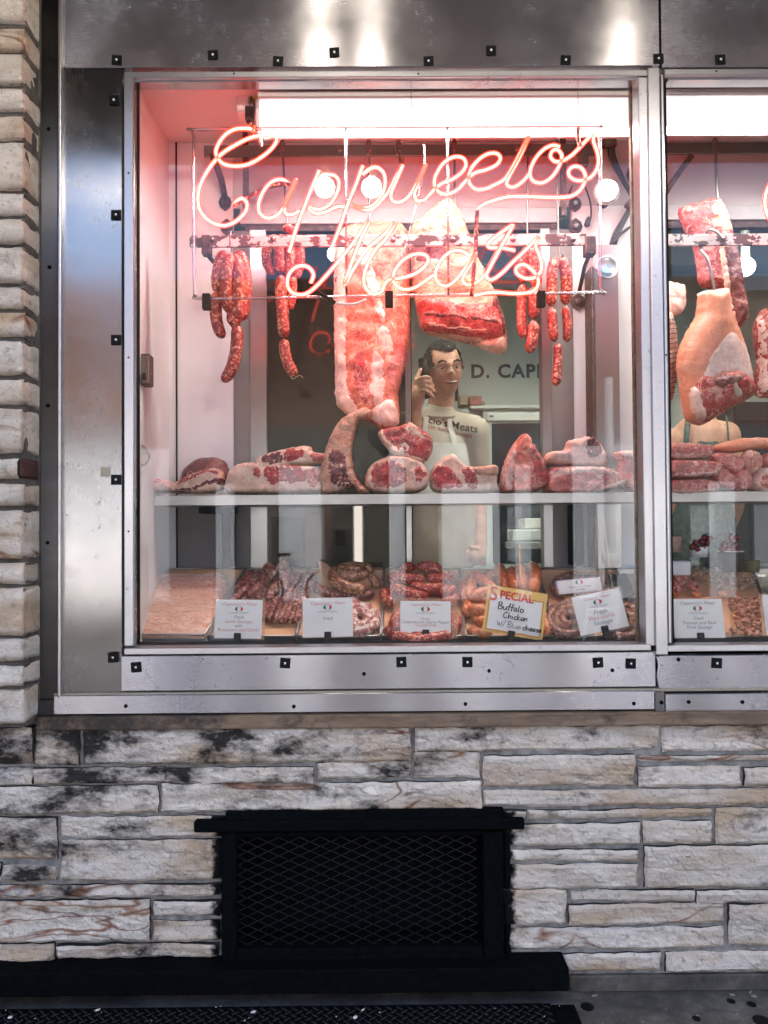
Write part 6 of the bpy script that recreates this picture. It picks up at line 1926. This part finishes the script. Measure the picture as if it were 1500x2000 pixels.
chk = [([(912, 1128, .02), (908, 1150, .02), (912, 1176, .02)], 11), ([(926, 1122, .03), (920, 1145, .032), (918, 1172, .03)], 11), ([(924, 1118, .04), (946, 1136, .042), (968, 1150, .04)], 10),
       ([(974, 1104, .04), (978, 1122, .044), (986, 1148, .04)], 11), ([(998, 1110, .04), (1002, 1130, .044), (1006, 1152, .04)], 11.5), ([(1016, 1104, .055), (1018, 1124, .056), (1022, 1152, .05)], 12),
       ([(1030, 1102, .055), (1046, 1116, .056), (1044, 1138, .05), (1040, 1156, .045)], 12), ([(916, 1176, .02), (914, 1195, .022), (922, 1200, .022)], 12), ([(916, 1168, .045), (946, 1158, .05), (976, 1150, .046)], 12),
       ([(926, 1172, .03), (950, 1174, .032), (972, 1182, .03)], 11), ([(912, 1190, .034), (940, 1192, .038), (966, 1200, .034)], 13), ([(926, 1214, .02), (950, 1212, .022), (972, 1216, .02)], 11),
       ([(912, 1232, .012), (936, 1236, .014), (962, 1238, .014)], 11), ([(940, 1128, .022), (960, 1124, .024), (990, 1128, .022)], 11), ([(960, 1180, .02), (990, 1184, .022), (1020, 1190, .02)], 12),
       ([(1058, 1196, .012), (1066, 1214, .014), (1070, 1240, .014)], 11), ([(1000, 1166, .02), (1024, 1166, .022), (1042, 1172, .02)], 12)]
links_group('plump orange chicken sausages heaped around the special offer card', 'sausages', 'sausage_pile', chk, 'sausage_orange', base=(980, 1240))
links_group('brown sausage coil in front of the veal garlic card', 'sausages', 'sausage_coil', [coil(1112, 1212, 42, 33, 2.8, 11, .018, .2)], 'sausage_brown', base=(1112, 1245))
links_group('brown sausage coil at the back of the tray, carrying a small card', 'sausages', 'sausage_coil', [coil(1136, 1146, 58, 22, 2.4, 10, .022, 2.2)], 'sausage_brown', base=(1136, 1165))
links_group('brown sausage coil in the corner by the wooden batten', 'sausages', 'sausage_coil', [coil(1222, 1212, 34, 36, 2.3, 11, .016, 1.2)], 'sausage_brown', base=(1222, 1245))

# second window: heaped meat pieces, jars, cherries
def heap(name, label, cat, x0, x1, y0, y1, m, n, s0, seed):
    rs = random.Random(seed)
    t = thing(name, label, cat, T((x0 + x1) / 2, y1))
    for i in range(n):
        px, py = rs.uniform(x0, x1), rs.uniform(y0, y1)
        u = (px - x0) / (x1 - x0)
        h = .012 + .035 * math.sin(math.pi * min(max(u, 0), 1)) * rs.uniform(.3, 1)
        c_ = T(px, py, h)
        V, Fc = ball((0, 0, 0), s0 * rs.uniform(.8, 1.5), s0 * rs.uniform(.6, 1), s0 * rs.uniform(.45, .8), 8, 6)
        rot = Matrix.Rotation(rs.uniform(0, 3), 3, 'Z') @ Matrix.Rotation(rs.uniform(0, 3), 3, 'X')
        V = [c_ + rot @ (v * (1 + .3 * noise.noise(v * 70 + Vector((i, 0, 0))))) for v in V]
        part('meat_piece', (V, Fc), MT[m], t, True)
    return t
heap('stewing_meat', 'pale pink strips of raw meat behind the white card', 'meat', 1302, 1366, 1124, 1152, 'pork_lean', 55, .009, 1)
heap('stewing_meat', 'brown strips of cooked looking meat under the jars', 'meat', 1398, 1476, 1120, 1150, 'shred_tan', 70, .008, 2)
heap('stewing_meat', 'coarse reddish ground meat beside the white card', 'meat', 1424, 1486, 1166, 1242, 'stew_meat', 95, .009, 3)
heap('stewing_meat', 'mixed meat strips reaching back beside the white carton', 'meat', 1352, 1400, 1108, 1140, 'shred_tan', 40, .008, 4)
for i, (x, y) in enumerate([(1316, 1160), (1360, 1162), (1412, 1160)]):
    q = part('orange_slice', ball(T(x, y, .018), .018, .012, .011, 14, 8), MT['sausage_orange'], None, True)
    tag(q, ['orange sausage end peeping over the card beside the mullion', 'orange sausage end over the middle of the card', 'orange sausage end over the corner of the card'][i], 'sausage')
YJ = .42
def jar(label, x0, x1, yt, yb, m, capm, Y=YJ):
    t = thing('deli_tub', label, 'tub', P((x0 + x1) / 2, yb, Y))
    c0 = P((x0 + x1) / 2, yb, Y); r = (x1 - x0) / 2 * S(Y); h = c0.z; zt = P((x0 + x1) / 2, yt, Y).z - c0.z
    part('tub_body', lathe(c0, (0, 0, 1), [(0, r * .86), (zt * .9, r), (zt * .96, r)], 20), MT[m], t, True)
    part('tub_rim', lathe(c0 + Vector((0, 0, zt * .962)), (0, 0, 1), [(0, r * 1.03), (zt * .04, r * 1.03)], 20), MT[capm], t, True)
    return t, c0, r, zt
jar('dark tub with a white paper band, under the cherries', 1405, 1452, 1076, 1117, 'cable_black', 'card_white')
jar('olive green tub beside the dark one', 1448, 1484, 1094, 1117, 'olive', 'cable_black')
jar('small grey tub at the mullion edge of the second window', 1306, 1332, 1046, 1078, 'net_salami', 'cable_black')
bw1 = thing('cherry_bowl', 'glossy dark red cherry peppers piled on the dark tub', 'peppers', P(1425, 1072, YJ))
rs = random.Random(8)
for i, (x, y) in enumerate([(1410,1072),(1421,1074),(1432,1073),(1440,1075),(1414,1064),(1426,1064),(1437,1064),(1420,1055),(1431,1054),(1425,1047),(1438,1050)]):
    part('cherry_pepper', ball(P(x, y, YJ - .02 + .012 * rs.random()), .0115, .0115, .011, 12, 8), MT['cherry'], bw1, True)
bw2 = thing('mirrored_tub', 'pale tub of cherry peppers standing in for their reflection near the mullion', 'peppers', P(1372, 1088, YJ))  # second pile built in place of a reflection of the peppers
part('tub_body', lathe(P(1366, 1088, YJ + .01), (0, 0, 1), [(0, .028), (.035, .034)], 16), MT['ceramic'], bw2, True)
for i, (x, y) in enumerate([(1352,1068),(1363,1072),(1373,1069),(1358,1060),(1370,1058),(1381,1060),(1376,1050),(1386,1052)]):
    part('cherry_pepper', ball(P(x, y, YJ - .012), .0115, .0115, .011, 12, 8), MT['cherry'], bw2, True)
cc = part('white_carton', pbox(1308, 1096, 1350, 1124, .36, .42, .003), MT['card_white'])
tag(cc, 'blank white carton behind the pink meat strips', 'box')
bb = part('blue_bag', obox(T(1225, 1108, .03), Vector((1, .3, .0)).normalized(), TN, Vector((-.3, 1, 0)).normalized(), .045, .006, .02, .004), MT['sky_blue_plastic'])
tag(bb, 'flat blue packet at the back corner of the brown sausage tray', 'packet')
YF = P(0, 0, 0)
def packet():
    t = thing('black_placard', 'black slanted placard at the back corner of the brown sausage tray', 'placard', T(1205, 1140))
    q = [T(1188, 1122, .03), T(1222, 1120, .03), T(1240, 1160, .03), T(1208, 1172, .03)]
    part('board', prism(q, TN * -.004), MT['paint_black'], t)
packet()

# ============================================================ CARDS
def frame_at(cx_, cy_, Y, ang):
    c = P(cx_, cy_, Y)
    a = R(ang)
    u = Vector((math.cos(a), 0, math.sin(a))); v = Vector((-math.sin(a), 0, math.cos(a)))
    n = Vector((0, -1, 0))
    # lean back a little
    v = (v + Vector((0, .22, 0))).normalized(); n = u.cross(v).normalized()
    return c, u, v, n
def card(label, cx_, cy_, w_, h_, ang, lines, Y=.088, holder=6, clip=True, logo=True, holder_dx=0):
    c, u, v, n = frame_at(cx_, cy_, Y, ang)
    k = S(Y)
    W, H_ = w_ * k / 2, h_ * k / 2
    t = thing('price_card', label, 'card', c - v * H_)
    part('paper_card', obox(c, u, v, n, W, H_, .0008), MT['card_white'], t)
    if holder:
        part('card_sleeve', obox(c - n * .002 + u * (holder_dx * k), u, v, n, W + holder * k, H_ + holder * .4 * k, .0006), MT['acrylic'], t)
    f = c + n * .0013
    if logo:
        lc = f + v * (H_ * .52)
        rx, rz = w_ * .085 * k, w_ * .05 * k
        seg = lambda a0, a1: [lc + u * (rx * math.cos(a)) + v * (rz * math.sin(a)) for a in [R(a0 + (a1 - a0) * i / 10) for i in range(11)]]
        part('logo_green', prism(seg(115, 245), n * .0004), MT['print_green'], t)
        part('logo_red', prism(seg(-65, 65), n * .0004), MT['print_red'], t)
        part('logo_ring', tube([lc + u * (rx * 1.02 * math.cos(a)) + v * (rz * 1.04 * math.sin(a)) for a in [i * math.pi / 16 for i in range(32)]], .0005, 4, True), MT['print_grey'], t)
    for txt, size, yo, m in lines:
        vf = text_mesh(txt, size * k, .28, 0, 0)
        part('print', place(vf, f + v * (yo * H_), u, v, n), MT[m], t)
    if clip:
        b0 = c - v * (H_ - .004 * 1) + n * .006
        bc = thing('card_clip', 'black clip gripping the ' + label.split(',')[0], 'clip', b0)
        part('clip_jaw', obox(b0, u, v, n, .0105, .012, .005, .002), MT['black_plastic'], bc)
        part('clip_foot', obox(b0 - v * .022 - n * .004, u, v, n, .009, .012, .010, .002), MT['black_plastic'], bc)
    return t
PR, PG = 'print_pale_red', 'print_grey'
card('white lamb sausage card, before the dark sausage logs', 466, 1209, 91, 75, -1, [("Cappuccio's Meats", 9, .70, PR), ('A Family Tradition', 5.2, .28, PG), ('Fresh', 9, .02, PG), ('Lamb Sausage', 9.5, -.21, PR), ('with', 8.5, -.42, PG), ('Rosemary and Garlic', 9.5, -.64, PR)], Y=.128)
card('white card before the tan coil tray, mostly blank below the word Fresh', 640, 1206, 97, 76, 1, [("Cappuccio's Meats", 9, .66, PR), ('A Family Tradition', 5.2, .26, PG), ('Fresh', 9, -.12, PG)], Y=.128, holder=3)
card('white cherry pepper card, before the red sausages', 831, 1207, 98, 66, -1, [("Cappuccio's Meats", 8, .72, PR), ('A Family Tradition', 5, .24, PG), ('Fresh', 8, -.12, PR), ('Caserma and Cherry Pepper', 8, -.32, PG), ('Double Diet', 8, -.5, PR)], Y=.128, holder=14)
card('white veal garlic card, tilted, before the brown coils', 1172, 1195, 96, 76, 11, [("Cappuccio's Meats", 7, .70, PR), ('A Family Tradition', 5, .26, PG), ('Fresh', 12, -.10, PG), ('Veal Garlic', 12, -.36, PR), ('Sausage', 12, -.63, PG)], Y=.128, holder=8, holder_dx=-4)
card('white tomato and basil card, behind the second window', 1364, 1208, 98, 76, 0, [("Cappuccio's Meats", 9, .72, PG), ('A Family Tradition', 5, .24, PG), ('Fresh', 9, -.06, PG), ('Tomato and Basil', 9.5, -.30, PG), ('Pork Sausage', 9.5, -.52, PG)], Y=.128, holder=8, holder_dx=5)
card('blank white card cut by the photo edge, behind the second window', 1540, 1200, 96, 78, 0, [], Y=.128, holder=6, logo=False, clip=False)
t_ = card('small pinkish card lying on the back brown coil', 1132, 1144, 84, 26, 5, [('Pepper and Onion', 6, -.25, PG), ('Sausage', 6, -.62, PG)], Y=.27, holder=3, clip=False)

# special offer card
c, u, v, n = frame_at(1006, 1196, .122, -10)
k = S(.122)
sp_ = thing('special_card', 'yellow bordered special offer card with black handwriting', 'card', c - v * .06)
W, H_ = 59 * k, 46 * k
part('yellow_card', obox(c, u, v, n, W, H_, .0008), MT['card_yellow'], sp_)
part('white_field', obox(c + n * .0012 - v * (6 * k), u, v, n, W - 8 * k, H_ - 13 * k, .0003), MT['card_white'], sp_)
fw, fh = W - 6 * k, H_ - 11 * k
cc_ = c + n * .0013 - v * (6 * k)
for a, b_, du, dv in ((-fw, 0, .5 * k, fh), (fw, 0, .5 * k, fh), (0, -fh, fw, .5 * k)):
    part('red_rule', obox(cc_ + u * a + v * b_, u, v, n, du, dv, .0003), MT['print_red'], sp_)
part('red_rule', obox(cc_ + u * (fw * .72) + v * fh, u, v, n, fw * .28, .5 * k, .0003), MT['print_red'], sp_)
f = c + n * .0018
part('headline', place(text_mesh('S', 38 * k, 0, .0011, .0004, 1, 'LEFT'), f - u * (55 * k) + v * (17 * k), u, v, n), MT['print_red'], sp_)
part('headline', place(text_mesh('PECIAL', 22 * k, 0, .0009, .0004, .98, 'LEFT'), f - u * (34.5 * k) + v * (23 * k), u, v, n), MT['print_red'], sp_)
GL = {'B': (10, [[(1, 14), (0, 0)], [(-1, 13), (5, 15), (8, 12), (5, 8), (1, 7), (7, 6), (9, 3), (5, 0), (-1, 0)]]), 'u': (9, [[(0, 7), (0, 2), (2, 0), (5, 1), (7, 6), (7, 7), (7, 1), (8, 0)]]),
      'f': (6, [[(6, 12), (4, 14), (3, 11), (2, 4), (1, -2)], [(-1, 7), (6, 8)]]), 'a': (9, [[(6, 6), (3, 7), (0, 4), (1, 0), (4, 1), (6, 6), (6, 1), (8, 0)]]), 'l': (4, [[(1, 13), (0, 1), (2, 0)]]),
      'o': (8, [[(4, 7), (0, 5), (1, 0), (5, 0), (7, 4), (4, 7)]]), 'C': (11, [[(9, 12), (6, 14), (1, 9), (0, 3), (4, 0), (9, 2)]]), 'h': (9, [[(1, 14), (0, 0), (2, 5), (5, 7), (6, 5), (6, 0)]]),
      'i': (4, [[(0, 7), (0, 1), (1, 0)], [(0, 10), (.6, 10.6)]]), 'c': (7, [[(6, 6), (3, 7), (0, 4), (1, 0), (4, 0), (6, 1)]]), 'k': (8, [[(1, 14), (0, 0)], [(6, 8), (1, 4), (6, 0)]]),
      'e': (8, [[(0, 3), (6, 4), (5, 7), (2, 7), (0, 4), (1, 0), (4, 0), (7, 2)]]), 'n': (9, [[(0, 7), (0, 0), (2, 5), (5, 7), (6, 4), (6, 0)]]), 'w': (12, [[(0, 12), (2, 0), (5, 8), (8, 0), (12, 13)]]),
      '/': (8, [[(7, 15), (0, -1)]]), 's': (7, [[(6, 6), (3, 7), (1, 5), (5, 2), (4, 0), (0, 0)]]), ' ': (4, [])}
def handwrite(txt, x, y, sc, r, slope=0):
    bits = []
    for ch in txt:
        adv, st = GL[ch]
        for s_ in st:
            p3 = [f + u * ((x + a * sc) * k) + v * ((y + b_ * sc + (x * slope)) * k) + n * .0003 for a, b_ in s_]
            bits.append(tube(crom(p3, 4), r * k, 5))
        x += adv * sc * 1.08
    return join(*bits)
part('handwriting', handwrite('Buffalo', -34, 2, .92, .95), MT['ink_black'], sp_)
part('handwriting', handwrite('Chicken', -22, -14, .82, .95), MT['ink_black'], sp_)
part('handwriting', handwrite('w/ Blue', -32, -31, .8, .5), MT['ink_black'], sp_)
part('handwriting', handwrite('cheese', 19, -31, .74, 1.0), MT['ink_black'], sp_)
bc = thing('card_clip', 'black clip gripping the yellow special card', 'clip', c - v * H_)
part('clip_jaw', obox(c - v * (H_ - .004) + n * .006 - u * .004, u, v, n, .0105, .010, .005, .002), MT['black_plastic'], bc)
part('clip_foot', obox(c - v * (H_ + .016) - u * .004, u, v, n, .009, .012, .010, .002), MT['black_plastic'], bc)
stk = part('plastic_stake', tube([T(1018, 1150, .05), P(1014, 1064, .33)], [.0022, .0034], 6), MT['card_yellow'])
tag(stk, 'thin pale plastic stake sticking up from the orange sausages', 'stake')
